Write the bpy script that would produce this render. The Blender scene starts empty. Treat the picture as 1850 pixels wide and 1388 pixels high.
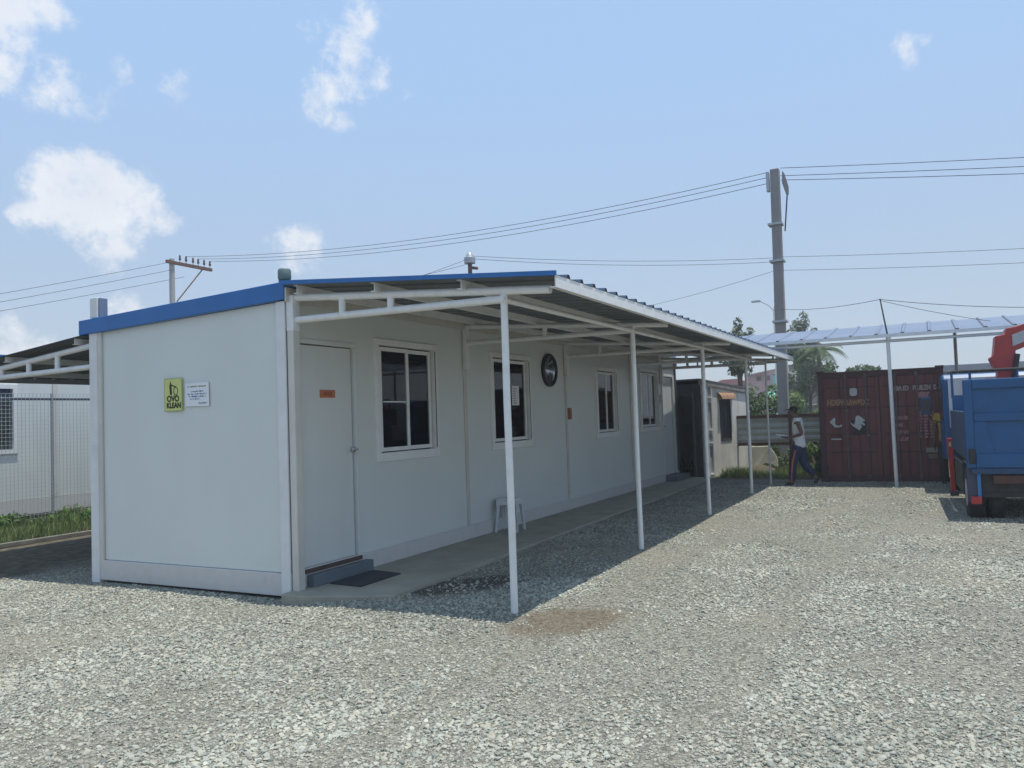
import bpy, bmesh, math, random
import numpy as np
from mathutils import Vector, Matrix, Quaternion
random.seed(7); rng = np.random.default_rng(7)
scene = bpy.context.scene
COL = scene.collection
rad = math.radians

# ------------------------------------------------------------------ camera
cam_d = bpy.data.cameras.new('camera'); cam = bpy.data.objects.new('camera', cam_d); COL.objects.link(cam)
right = Vector((.45862236, -.88797218, -.03421893)); up = Vector((-.02180036, -.04973869, .99852431)); fwd = Vector((.88836382, .45719959, .04216939))
CAM = Vector((-5.917, -5.469, 1.65))
m = Matrix((right, up, -fwd)).transposed().to_4x4(); m.translation = CAM
cam.matrix_world = m
cam_d.sensor_width = 36; cam_d.lens = 36 * 1465.03 / 1850
cam_d.clip_start = .05; cam_d.clip_end = 8000
scene.camera = cam

# ------------------------------------------------------------------ world: sky with scattered cumulus
SUN_DIR = Vector((.045, -.172, 1)).normalized()          # towards the sun
elev = math.asin(SUN_DIR.z); azim = math.atan2(SUN_DIR.x, SUN_DIR.y)
world = bpy.data.worlds.new('World'); scene.world = world; world.use_nodes = True
nt = world.node_tree; N = nt.nodes; L = nt.links; N.clear()
out = N.new('ShaderNodeOutputWorld'); bg = N.new('ShaderNodeBackground'); L.new(bg.outputs[0], out.inputs[0])
sky = N.new('ShaderNodeTexSky'); sky.sky_type = 'NISHITA'; sky.sun_disc = False
sky.sun_elevation = elev; sky.sun_rotation = azim
sky.altitude = 0; sky.air_density = 1.0; sky.dust_density = .35; sky.ozone_density = 1.5
world.cycles.sampling_method = 'MANUAL'; world.cycles.sample_map_resolution = 256
SKY_STRENGTH = .125
bg.inputs[1].default_value = SKY_STRENGTH
tc = N.new('ShaderNodeTexCoord')
nz = N.new('ShaderNodeTexNoise'); nz.inputs['Scale'].default_value = 15; nz.inputs['Detail'].default_value = 5; nz.inputs['Roughness'].default_value = .62
L.new(tc.outputs['Generated'], nz.inputs['Vector'])
wsub = N.new('ShaderNodeVectorMath'); wsub.operation = 'SUBTRACT'; wsub.inputs[1].default_value = (.5, .5, .5); L.new(nz.outputs['Color'], wsub.inputs[0])
wmul = N.new('ShaderNodeVectorMath'); wmul.operation = 'SCALE'; wmul.inputs['Scale'].default_value = .07; L.new(wsub.outputs[0], wmul.inputs[0])
wadd = N.new('ShaderNodeVectorMath'); wadd.operation = 'ADD'; L.new(tc.outputs['Generated'], wadd.inputs[0]); L.new(wmul.outputs[0], wadd.inputs[1])
CL = [(.4660, .7759, .428, .072, .95), (.4757, .8, .3656, .034, .75), (.5137, .7797, .3579, .042, .45), (.5325, .766, .345, .042, .42), (.5593, .7384, .3768, .024, .4), (.5992, .7114, .3672, .03, .5),
      (.7132, .5374, .4501, .034, .72), (.7140, .5560, .4250, .042, .66), (.7162, .585, .3805, .052, .56), (.7106, .6008, .3661, .034, .55), (.7334, .5842, .3475, .028, .48), (.7416, .5416, .3959, .028, .48), (.6832, .5869, .4345, .02, .42),
      (.5411, .8, .2591, .058, .95), (.5645, .7883, .2448, .068, 1.0), (.5909, .7697, .2416, .055, .95), (.6136, .7539, .2348, .036, .7), (.5817, .7854, .2115, .052, .75), (.5253, .8179, .2348, .038, .8), (.5884, .7856, .1913, .03, .55),
      (.7283, .6499, .2171, .036, .7), (.7320, .6490, .2050, .048, .55), (.6043, .785, .1367, .034, .7), (.5175, .85, .0979, .045, .6), (.5474, .8308, .1003, .034, .6), (.9303, .0003, .3668, .026, .5), (.7735, .507, .3803, .022, .36)]
r2 = random.Random(3)
for _ in range(9):                                       # the same scattered cumulus goes on all round
    a = r2.uniform(rad(75), rad(330)); e = rad(r2.choice([6, 12, 20, 28, 40, 55])) ; r = r2.uniform(.03, .07)
    for _k in range(2):
        aa = a + r2.uniform(-1, 1) * r; ee = e + r2.uniform(-.5, .5) * r
        CL.append((math.cos(aa) * math.cos(ee), math.sin(aa) * math.cos(ee), math.sin(ee), r * r2.uniform(.5, 1), r2.uniform(.6, 1)))
prev = None
for cx, cy, cz, r, w in CL:
    d = N.new('ShaderNodeVectorMath'); d.operation = 'DISTANCE'; L.new(wadd.outputs[0], d.inputs[0])
    v = Vector((cx, cy, cz)).normalized(); d.inputs[1].default_value = v
    mr = N.new('ShaderNodeMapRange'); mr.interpolation_type = 'SMOOTHSTEP'
    mr.inputs['From Min'].default_value = r * 1.12; mr.inputs['From Max'].default_value = r * .2
    mr.inputs['To Min'].default_value = 0; mr.inputs['To Max'].default_value = w
    L.new(d.outputs['Value'], mr.inputs['Value'])
    if prev is None: prev = mr.outputs[0]
    else:
        mx = N.new('ShaderNodeMath'); mx.operation = 'MAXIMUM'; L.new(prev, mx.inputs[0]); L.new(mr.outputs[0], mx.inputs[1]); prev = mx.outputs[0]
nz2 = N.new('ShaderNodeTexNoise'); nz2.inputs['Scale'].default_value = 34; nz2.inputs['Detail'].default_value = 6; nz2.inputs['Roughness'].default_value = .66
L.new(tc.outputs['Generated'], nz2.inputs['Vector'])
ms = N.new('ShaderNodeMath'); ms.operation = 'MULTIPLY_ADD'; ms.inputs[1].default_value = 1.9; ms.inputs[2].default_value = -1.12; L.new(nz2.outputs['Fac'], ms.inputs[0])
sm = N.new('ShaderNodeMath'); sm.operation = 'ADD'; L.new(prev, sm.inputs[0]); L.new(ms.outputs[0], sm.inputs[1])
cm = N.new('ShaderNodeMapRange'); cm.interpolation_type = 'SMOOTHSTEP'; cm.inputs['From Min'].default_value = 0; cm.inputs['From Max'].default_value = .8
L.new(sm.outputs[0], cm.inputs['Value'])
gate = N.new('ShaderNodeMapRange'); gate.inputs['From Min'].default_value = .03; gate.inputs['From Max'].default_value = .3; L.new(prev, gate.inputs['Value'])
cg = N.new('ShaderNodeMath'); cg.operation = 'MULTIPLY'; L.new(cm.outputs[0], cg.inputs[0]); L.new(gate.outputs[0], cg.inputs[1])
cg2 = N.new('ShaderNodeMath'); cg2.operation = 'MULTIPLY'; cg2.inputs[1].default_value = .8; L.new(cg.outputs[0], cg2.inputs[0])
mixc = N.new('ShaderNodeMix'); mixc.data_type = 'RGBA'
# thin high veil of humid air over the clear sky, thicker towards the horizon
sxyz = N.new('ShaderNodeSeparateXYZ'); L.new(tc.outputs['Generated'], sxyz.inputs[0])
vf = N.new('ShaderNodeMapRange'); vf.interpolation_type = 'SMOOTHSTEP'; vf.inputs['From Min'].default_value = -.02; vf.inputs['From Max'].default_value = .46; L.new(sxyz.outputs['Z'], vf.inputs['Value'])
vc = N.new('ShaderNodeMix'); vc.data_type = 'RGBA'; L.new(vf.outputs[0], vc.inputs['Factor']); vc.inputs['A'].default_value = (3.45, 4.0, 4.7, 1); vc.inputs['B'].default_value = (3.1, 4.55, 6.75, 1)
veil = N.new('ShaderNodeMix'); veil.data_type = 'RGBA'; veil.inputs['Factor'].default_value = .8; L.new(sky.outputs[0], veil.inputs['A']); L.new(vc.outputs['Result'], veil.inputs['B'])
L.new(cg2.outputs[0], mixc.inputs['Factor']); L.new(veil.outputs['Result'], mixc.inputs['A'])
cb = N.new('ShaderNodeMix'); cb.data_type = 'RGBA'; L.new(nz.outputs['Fac'], cb.inputs['Factor']); cb.inputs['A'].default_value = (5.3, 5.6, 6.2, 1); cb.inputs['B'].default_value = (7.3, 7.3, 7.25, 1)
L.new(cb.outputs['Result'], mixc.inputs['B'])
L.new(mixc.outputs['Result'], bg.inputs[0])

# ------------------------------------------------------------------ sun, exposure
sd = bpy.data.lights.new('sun', 'SUN'); sd.energy = 3.9; sd.angle = rad(.53); sd.color = (1, .965, .90)
sun = bpy.data.objects.new('sun', sd); COL.objects.link(sun); sun.location = (0, 0, 30)
sun.rotation_euler = SUN_DIR.to_track_quat('Z', 'Y').to_euler()
vs = scene.view_settings; vs.view_transform = 'Standard'; vs.look = 'None'; vs.gamma = 1; vs.exposure = .2; vs.use_curve_mapping = False
scene.cycles.max_bounces = 6; scene.cycles.diffuse_bounces = 3; scene.cycles.glossy_bounces = 3; scene.cycles.transparent_max_bounces = 24

# ================================================================== helpers
def setp(b, **k):
    for n, v in k.items():
        n = n.replace('_', ' ')
        if n in b.inputs: b.inputs[n].default_value = v
def rgba(c): return (c[0], c[1], c[2], 1)
MATS = {}
def paint(name, col, rough=.55, metal=0., var=.10, scale=3., bump=0., bscale=60., dirt=None, dscale=2.5, damt=.4, streak=False, spec=.5, island=0.):
    """painted / plain surface: base colour with uneven tone, optional dirt blotches or streaks, fine relief"""
    if name in MATS: return MATS[name]
    mt = bpy.data.materials.new(name); mt.use_nodes = True; MATS[name] = mt
    t = mt.node_tree; n = t.nodes; l = t.links; b = n['Principled BSDF']
    setp(b, Roughness=rough, Metallic=metal, Specular_IOR_Level=spec)
    geo = n.new('ShaderNodeNewGeometry'); pos = geo.outputs['Position']
    no = n.new('ShaderNodeTexNoise'); no.inputs['Scale'].default_value = scale; no.inputs['Detail'].default_value = 5; l.new(pos, no.inputs['Vector'])
    mr = n.new('ShaderNodeMapRange'); mr.inputs['From Min'].default_value = .25; mr.inputs['From Max'].default_value = .75; mr.inputs['To Min'].default_value = 1 - var; mr.inputs['To Max'].default_value = 1 + var; l.new(no.outputs['Fac'], mr.inputs['Value'])
    val = mr.outputs[0]
    if island:
        mi = n.new('ShaderNodeMapRange'); mi.inputs['To Min'].default_value = 1 - island; mi.inputs['To Max'].default_value = 1 + island; l.new(geo.outputs['Random Per Island'], mi.inputs['Value'])
        mm = n.new('ShaderNodeMath'); mm.operation = 'MULTIPLY'; l.new(val, mm.inputs[0]); l.new(mi.outputs[0], mm.inputs[1]); val = mm.outputs[0]
    sc_ = n.new('ShaderNodeVectorMath'); sc_.operation = 'SCALE'; sc_.inputs[0].default_value = col; l.new(val, sc_.inputs['Scale'])
    cur = sc_.outputs[0]
    if dirt:
        mp = n.new('ShaderNodeMapping'); mp.inputs['Scale'].default_value = (dscale, dscale, dscale * (.12 if streak else 1)); l.new(pos, mp.inputs['Vector'])
        nd = n.new('ShaderNodeTexNoise'); nd.inputs['Scale'].default_value = 1; nd.inputs['Detail'].default_value = 8; nd.inputs['Roughness'].default_value = .65; l.new(mp.outputs[0], nd.inputs['Vector'])
        md = n.new('ShaderNodeMapRange'); md.inputs['From Min'].default_value = .48; md.inputs['From Max'].default_value = .72; md.inputs['To Max'].default_value = damt; l.new(nd.outputs['Fac'], md.inputs['Value'])
        mx = n.new('ShaderNodeMix'); mx.data_type = 'RGBA'; l.new(md.outputs[0], mx.inputs['Factor']); l.new(cur, mx.inputs['A']); mx.inputs['B'].default_value = rgba(dirt); cur = mx.outputs['Result']
    l.new(cur, b.inputs['Base Color'])
    if bump:
        nb = n.new('ShaderNodeTexNoise'); nb.inputs['Scale'].default_value = bscale; nb.inputs['Detail'].default_value = 4; l.new(pos, nb.inputs['Vector'])
        bp = n.new('ShaderNodeBump'); bp.inputs['Strength'].default_value = bump; bp.inputs['Distance'].default_value = .02; l.new(nb.outputs['Fac'], bp.inputs['Height']); l.new(bp.outputs[0], b.inputs['Normal'])
    return mt
def glass_mat(name, tint=(.93, .96, .95), ior=1.45):
    if name in MATS: return MATS[name]
    mt = bpy.data.materials.new(name); mt.use_nodes = True; MATS[name] = mt
    t = mt.node_tree; n = t.nodes; l = t.links; n.clear()
    o = n.new('ShaderNodeOutputMaterial'); tr = n.new('ShaderNodeBsdfTransparent'); tr.inputs[0].default_value = rgba(tint)
    gl = n.new('ShaderNodeBsdfGlossy'); gl.inputs['Roughness'].default_value = .015; fr = n.new('ShaderNodeFresnel'); fr.inputs['IOR'].default_value = ior
    mx = n.new('ShaderNodeMixShader'); l.new(fr.outputs[0], mx.inputs[0]); l.new(tr.outputs[0], mx.inputs[1]); l.new(gl.outputs[0], mx.inputs[2]); l.new(mx.outputs[0], o.inputs[0])
    return mt
def leaf_mat(name, dark, light, trans=.3):
    if name in MATS: return MATS[name]
    mt = bpy.data.materials.new(name); mt.use_nodes = True; MATS[name] = mt
    t = mt.node_tree; n = t.nodes; l = t.links; b = n['Principled BSDF']; setp(b, Roughness=.6, Specular_IOR_Level=.3)
    g = n.new('ShaderNodeNewGeometry'); mx = n.new('ShaderNodeMix'); mx.data_type = 'RGBA'; l.new(g.outputs['Random Per Island'], mx.inputs['Factor'])
    mx.inputs['A'].default_value = rgba(dark); mx.inputs['B'].default_value = rgba(light); l.new(mx.outputs['Result'], b.inputs['Base Color'])
    ts = n.new('ShaderNodeBsdfTranslucent'); l.new(mx.outputs['Result'], ts.inputs[0])
    ms = n.new('ShaderNodeMixShader'); ms.inputs[0].default_value = trans; l.new(b.outputs[0], ms.inputs[1]); l.new(ts.outputs[0], ms.inputs[2]); l.new(ms.outputs[0], n['Material Output'].inputs[0])
    return mt

class MB:
    def __init__(s): s.v = []; s.f = []
    def add(s, vs, fs):
        o = len(s.v); s.v += [tuple(x) for x in vs]; s.f += [tuple(i + o for i in f) for f in fs]; return s
    def box(s, a, b):
        x0, y0, z0 = a; x1, y1, z1 = b
        if x0 > x1: x0, x1 = x1, x0
        if y0 > y1: y0, y1 = y1, y0
        if z0 > z1: z0, z1 = z1, z0
        return s.add([(x0, y0, z0), (x1, y0, z0), (x1, y1, z0), (x0, y1, z0), (x0, y0, z1), (x1, y0, z1), (x1, y1, z1), (x0, y1, z1)],
                     [(0, 3, 2, 1), (4, 5, 6, 7), (0, 1, 5, 4), (1, 2, 6, 5), (2, 3, 7, 6), (3, 0, 4, 7)])
    def obox(s, c, size, rot):                            # rot: Matrix 3x3
        hs = [x / 2 for x in size]; c = Vector(c)
        vs = [c + rot @ Vector((sx * hs[0], sy * hs[1], sz * hs[2])) for sz in (-1, 1) for sx, sy in ((-1, -1), (1, -1), (1, 1), (-1, 1))]
        return s.add(vs, [(0, 3, 2, 1), (4, 5, 6, 7), (0, 1, 5, 4), (1, 2, 6, 5), (2, 3, 7, 6), (3, 0, 4, 7)])
    def bar(s, p0, p1, w, h, upv=(0, 0, 1)):              # rectangular bar
        p0 = Vector(p0); p1 = Vector(p1); d = (p1 - p0); ln = d.length; d.normalize(); u = Vector(upv)
        if abs(d.dot(u)) > .98: u = Vector((1, 0, 0))
        r = d.cross(u).normalized(); u = r.cross(d)
        return s.obox((p0 + p1) / 2, (ln, w, h), Matrix((d, r, u)).transposed())
    def tube(s, p0, p1, r, r1=None, n=12, caps=True):
        r1 = r if r1 is None else r1; p0 = Vector(p0); p1 = Vector(p1); d = (p1 - p0).normalized()
        a = d.orthogonal().normalized(); b = d.cross(a); vs = []
        for p, q in ((p0, r), (p1, r1)): vs += [p + (a * math.cos(6.28318 * i / n) + b * math.sin(6.28318 * i / n)) * q for i in range(n)]
        fs = [(i, (i + 1) % n, n + (i + 1) % n, n + i) for i in range(n)]
        if caps: fs += [tuple(range(n - 1, -1, -1)), tuple(range(n, 2 * n))]
        return s.add(vs, fs)
    def path(s, pts, r, n=6):                             # continuous tube along points
        pts = [Vector(p) for p in pts]; vs = []; a = None
        for i, p in enumerate(pts):
            d = (pts[min(i + 1, len(pts) - 1)] - pts[max(i - 1, 0)]).normalized()
            a = d.orthogonal().normalized() if a is None else (a - d * a.dot(d)).normalized(); b = d.cross(a)
            rr = r[i] if isinstance(r, (list, tuple)) else r
            vs += [p + (a * math.cos(6.28318 * k / n) + b * math.sin(6.28318 * k / n)) * rr for k in range(n)]
        fs = [(i * n + k, i * n + (k + 1) % n, (i + 1) * n + (k + 1) % n, (i + 1) * n + k) for i in range(len(pts) - 1) for k in range(n)]
        fs += [tuple(range(n - 1, -1, -1)), tuple((len(pts) - 1) * n + k for k in range(n))]
        return s.add(vs, fs)
    def prism(s, poly, vec):                              # polygon (3-D points) swept along vec
        n = len(poly); v = Vector(vec); vs = [Vector(p) for p in poly] + [Vector(p) + v for p in poly]
        return s.add(vs, [tuple(range(n - 1, -1, -1)), tuple(range(n, 2 * n))] + [(i, (i + 1) % n, n + (i + 1) % n, n + i) for i in range(n)])
    def lathe(s, prof, c=(0, 0, 0), n=16, axis='z'):      # prof: (radius, height)
        vs = []
        for r, h in prof:
            for k in range(n):
                a = 6.28318 * k / n; x, y = r * math.cos(a), r * math.sin(a)
                p = (x, y, h) if axis == 'z' else ((h, x, y) if axis == 'x' else (x, h, y))
                vs.append((p[0] + c[0], p[1] + c[1], p[2] + c[2]))
        fs = [(i * n + k, i * n + (k + 1) % n, (i + 1) * n + (k + 1) % n, (i + 1) * n + k) for i in range(len(prof) - 1) for k in range(n)]
        fs += [tuple(range(n - 1, -1, -1)), tuple((len(prof) - 1) * n + k for k in range(n))]
        return s.add(vs, fs)
    def build(s, name, mat, parent=None, bevel=0., smooth=False, fixn=True):
        me = bpy.data.meshes.new(name); me.from_pydata([tuple(v) for v in s.v], [], s.f); 
        if fixn:
            bm = bmesh.new(); bm.from_mesh(me); bmesh.ops.recalc_face_normals(bm, faces=bm.faces); bm.to_mesh(me); bm.free()
        me.update()
        if smooth: me.shade_smooth(); me.set_sharp_from_angle(angle=rad(40))
        o = bpy.data.objects.new(name, me); COL.objects.link(o)
        if mat is not None: me.materials.append(mat)
        if parent is not None: o.parent = parent
        if bevel:
            b = o.modifiers.new('bevel', 'BEVEL'); b.width = bevel; b.segments = 2; b.limit_method = 'ANGLE'; b.angle_limit = rad(40)
        return o
def tag(o, label=None, cat=None, group=None, kind=None):
    if label: o['label'] = label
    if cat: o['category'] = cat
    if group: o['group'] = group
    if kind: o['kind'] = kind
    return o
def thing(name, label, cat, loc=(0, 0, 0), rz=0., group=None):
    o = bpy.data.objects.new(name, None); COL.objects.link(o); o.location = loc; o.rotation_euler = (0, 0, rz); o.empty_display_size = .2
    return tag(o, label, cat, group)
def ring_xz(mb, x0, x1, z0, z1, w, y0, y1, wb=None):      # rectangular ring in the xz plane, thickness y0..y1
    wb = w if wb is None else wb
    mb.box((x0, y0, z0), (x1, y1, z0 + wb)); mb.box((x0, y0, z1 - w), (x1, y1, z1)); mb.box((x0, y0, z0 + wb), (x0 + w, y1, z1 - w)); mb.box((x1 - w, y0, z0 + wb), (x1, y1, z1 - w)); return mb
def text_mesh(name, s, mat, parent, size, M, xs=1., bold=.0):
    c = bpy.data.curves.new(name, 'FONT'); c.body = s; c.size = size; c.extrude = .0008; c.align_x = 'CENTER'; c.align_y = 'CENTER'; c.offset = bold
    o = bpy.data.objects.new(name, c); COL.objects.link(o); dg = bpy.context.evaluated_depsgraph_get(); dg.update()
    me = bpy.data.meshes.new_from_object(o.evaluated_get(dg)); bpy.data.objects.remove(o)
    me.transform(Matrix.Diagonal((xs, 1, 1, 1))); me.transform(M); me.materials.clear(); me.materials.append(mat)
    o = bpy.data.objects.new(name, me); COL.objects.link(o); o.parent = parent; return o
def face_minus_x(p): return Matrix.Translation(p) @ Matrix(((0, 0, -1, 0), (-1, 0, 0, 0), (0, 1, 0, 0), (0, 0, 0, 1)))   # text readable from -x
def smooth01(t): t = min(1, max(0, t)); return t * t * (3 - 2 * t)
def g(x, y):                                              # height of the gravel yard
    h = .055 * smooth01((x + 1.2) / 1.6) * smooth01((-y - .0) / .8) + .012 * math.sin(x * 1.3 + .6 * y) * math.sin(y * 1.1 - .4 * x)
    return h * (1 if abs(x) < 40 and abs(y) < 40 else 0)

# ================================================================== materials
M_panel = paint('wall_panel_paint', (.665, .69, .655), .42, var=.035, scale=1.2, dirt=(.50, .50, .47), dscale=1.1, damt=.10, streak=True)
M_trimw = paint('white_steel_paint', (.72, .72, .71), .4, var=.05, scale=5, dirt=(.45, .40, .33), dscale=3, damt=.22)
M_beige = paint('aged_beige_trim', (.62, .59, .53), .5, var=.07, scale=4, dirt=(.38, .33, .27), dscale=4, damt=.35, streak=True)
M_base = paint('base_rail_paint', (.60, .58, .55), .55, var=.08, scale=5, dirt=(.36, .33, .29), dscale=5, damt=.35)
M_blue = paint('blue_roof_paint', (.014, .135, .40), .38, var=.08, scale=4, dirt=(.04, .17, .38), dscale=3, damt=.3)
M_bluefaded = paint('faded_blue_roof_paint', (.165, .205, .28), .5, var=.08, scale=2, dirt=(.22, .245, .29), dscale=2, damt=.4)
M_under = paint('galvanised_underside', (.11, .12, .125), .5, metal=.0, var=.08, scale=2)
M_tubew = paint('white_tube_paint', (.76, .76, .74), .38, var=.04, scale=8, dirt=(.5, .45, .38), dscale=9, damt=.3)
M_conc = paint('path_concrete', (.345, .325, .255), .9, var=.12, scale=3, bump=.25, bscale=90, dirt=(.23, .215, .165), dscale=2.2, damt=.5)
M_step = paint('blue_grey_step_paint', (.12, .15, .17), .6, var=.1, scale=6, dirt=(.15, .16, .16), dscale=6, damt=.4)
M_mat = paint('dark_rubber_mat', (.035, .037, .042), .85, var=.15, scale=30, bump=.3, bscale=220)
M_brown = paint('brown_wood_sill', (.085, .05, .04), .7, var=.2, scale=12)
M_alu = paint('window_frame_paint', (.78, .78, .75), .42, var=.05, scale=6, dirt=(.5, .48, .44), dscale=8, damt=.25)
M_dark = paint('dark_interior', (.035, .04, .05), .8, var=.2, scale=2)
M_beigerefl = paint('beige_reflection_band', (.74, .70, .56), .8, var=.06, scale=3)
M_curtain = paint('brown_curtain', (.22, .17, .12), .85, var=.1, scale=8)
M_glass = glass_mat('window_glass')
M_chrome = paint('handle_steel', (.62, .62, .62), .25, metal=1, var=.02)
M_black = paint('black_plastic', (.012, .012, .013), .35, var=.05)
M_paper = paint('white_paper', (.78, .79, .80), .7, var=.02)
M_rust = paint('rusty_steel', (.16, .075, .045), .85, var=.3, scale=14, bump=.4, bscale=60, dirt=(.09, .05, .035), dscale=9, damt=.6)
M_cpole = paint('pole_concrete', (.27, .25, .235), .9, var=.1, scale=2, bump=.2, bscale=40, dirt=(.2, .19, .18), dscale=2, damt=.4, streak=True)
M_wire = paint('black_cable', (.015, .015, .017), .6, var=.05)
M_galv = paint('galvanised_steel', (.42, .43, .44), .45, metal=.5, var=.1, scale=10)

# ================================================================== ground
def axis_coords(lo, hi, step, far):
    c = list(np.arange(lo, hi + 1e-6, step)); s = step; v = lo; a = []
    while v > -far: s *= 1.5; v -= s; a.append(v)
    s = step; v = hi; b = []
    while v < far: s *= 1.5; v += s; b.append(v)
    return a[::-1] + c + b
gx = axis_coords(-6, 22, .2, 420); gy = axis_coords(-14, 12, .2, 420)
mb = MB(); mb.v = [(x, y, g(x, y)) for y in gy for x in gx]; nx = len(gx)
mb.f = [(j * nx + i, j * nx + i + 1, (j + 1) * nx + i + 1, (j + 1) * nx + i) for j in range(len(gy) - 1) for i in range(nx - 1)]
def ground_mat():
    mt = bpy.data.materials.new('gravel_yard'); mt.use_nodes = True; t = mt.node_tree; n = t.nodes; l = t.links; b = n['Principled BSDF']; setp(b, Roughness=.95, Specular_IOR_Level=.2)
    pos = n.new('ShaderNodeNewGeometry').outputs['Position']
    def noise(sc, det=5, ro=.55):
        x = n.new('ShaderNodeTexNoise'); x.inputs['Scale'].default_value = sc; x.inputs['Detail'].default_value = det; x.inputs['Roughness'].default_value = ro; l.new(pos, x.inputs['Vector']); return x
    def mix(f, a, bb):
        x = n.new('ShaderNodeMix'); x.data_type = 'RGBA'
        if hasattr(f, 'node'): l.new(f, x.inputs['Factor'])
        else: x.inputs['Factor'].default_value = f
        for s_, k in ((a, 'A'), (bb, 'B')):
            if hasattr(s_, 'node'): l.new(s_, x.inputs[k])
            else: x.inputs[k].default_value = rgba(s_)
        return x.outputs['Result']
    def rng_(sock, a, bb, c=0., d=1.):
        x = n.new('ShaderNodeMapRange'); x.interpolation_type = 'SMOOTHSTEP'; l.new(sock, x.inputs['Value']); x.inputs['From Min'].default_value = a; x.inputs['From Max'].default_value = bb; x.inputs['To Min'].default_value = c; x.inputs['To Max'].default_value = d; return x.outputs[0]
    vo = n.new('ShaderNodeTexVoronoi'); vo.inputs['Scale'].default_value = 38; l.new(pos, vo.inputs['Vector'])
    vo2 = n.new('ShaderNodeTexVoronoi'); vo2.inputs['Scale'].default_value = 90; l.new(pos, vo2.inputs['Vector'])
    ramp = n.new('ShaderNodeValToRGB'); e = ramp.color_ramp.elements; e[0].color = (.10, .10, .085, 1); e[1].color = (.52, .50, .42, 1)
    for p_, c_ in ((.3, (.24, .24, .20)), (.6, (.35, .335, .265)), (.85, (.43, .41, .34))): q = e.new(p_); q.color = rgba(c_)
    sep = n.new('ShaderNodeSeparateColor'); l.new(vo.outputs['Color'], sep.inputs[0]); l.new(sep.outputs[0], ramp.inputs[0])
    sep2 = n.new('ShaderNodeSeparateColor'); l.new(vo2.outputs['Color'], sep2.inputs[0])
    ramp2 = n.new('ShaderNodeValToRGB'); e = ramp2.color_ramp.elements; e[0].color = (.15, .145, .115, 1); e[1].color = (.46, .435, .35, 1); l.new(sep2.outputs[0], ramp2.inputs[0])
    base = mix(.6, ramp.outputs[0], ramp2.outputs[0])
    crack = rng_(vo.outputs['Distance'], .45, .75, 0, .5)
    base = mix(crack, base, (.07, .068, .055))
    patch = rng_(noise(.45, 6).outputs['Fac'], .52, .72, 0, .5)
    base = mix(patch, base, (.36, .315, .235))
    def ell(cx, cy, rx, ry, ang=0.):
        mp = n.new('ShaderNodeMapping'); mp.vector_type = 'TEXTURE'; mp.inputs['Location'].default_value = (cx, cy, 0); mp.inputs['Rotation'].default_value = (0, 0, ang); mp.inputs['Scale'].default_value = (rx, ry, 1000); 
        wv = noise(5, 4); sc_ = n.new('ShaderNodeVectorMath'); sc_.operation = 'SCALE'; sc_.inputs['Scale'].default_value = .35; l.new(wv.outputs['Color'], sc_.inputs[0]); ad = n.new('ShaderNodeVectorMath'); ad.operation = 'ADD'; l.new(pos, ad.inputs[0]); l.new(sc_.outputs[0], ad.inputs[1])
        l.new(ad.outputs[0], mp.inputs['Vector']); le = n.new('ShaderNodeVectorMath'); le.operation = 'LENGTH'; l.new(mp.outputs[0], le.inputs[0]); return le.outputs['Value']
    s1 = rng_(ell(.17, -2.68, .62, .40, -.7), .55, 1.15, .95, 0); base = mix(s1, base, mix(rng_(noise(30, 5).outputs['Fac'], .35, .65), (.135, .112, .078), (.25, .21, .15)))
    s2 = rng_(ell(1.1, -1.2, .75, .36, -.5), .6, 1.2, .75, 0); base = mix(s2, base, (.06, .052, .042))
    # bare soil beside the neighbouring building and beyond the yard
    spx = n.new('ShaderNodeSeparateXYZ'); l.new(pos, spx.inputs[0])
    ny = noise(1.1, 4); ma = n.new('ShaderNodeMath'); ma.operation = 'MULTIPLY_ADD'; ma.inputs[1].default_value = 1.6; l.new(ny.outputs['Fac'], ma.inputs[0]); l.new(spx.outputs['Y'], ma.inputs[2])
    soil = mix(rng_(noise(7, 6).outputs['Fac'], .35, .7), (.10, .085, .06), (.19, .165, .12))
    base = mix(rng_(ma.outputs[0], 4.6, 5.4), base, soil)
    mb_ = n.new('ShaderNodeMath'); mb_.operation = 'MULTIPLY_ADD'; mb_.inputs[1].default_value = 1.4; l.new(ny.outputs['Fac'], mb_.inputs[0]); l.new(spx.outputs['X'], mb_.inputs[2])
    far = mix(rng_(noise(1.5, 6).outputs['Fac'], .4, .6), (.09, .11, .045), (.17, .145, .10))
    base = mix(rng_(mb_.outputs[0], 13.6, 14.4), base, far)
    l.new(base, b.inputs['Base Color'])
    ht = n.new('ShaderNodeMath'); ht.operation = 'MULTIPLY_ADD'; ht.inputs[1].default_value = -1; l.new(vo.outputs['Distance'], ht.inputs[0]); l.new(vo2.outputs['Distance'], ht.inputs[2])
    bp = n.new('ShaderNodeBump'); bp.inputs['Strength'].default_value = .8; bp.inputs['Distance'].default_value = .02; l.new(ht.outputs[0], bp.inputs['Height']); l.new(bp.outputs[0], b.inputs['Normal'])
    return mt
tag(mb.build('ground', ground_mat(), fixn=False, smooth=False), kind='structure')

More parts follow.
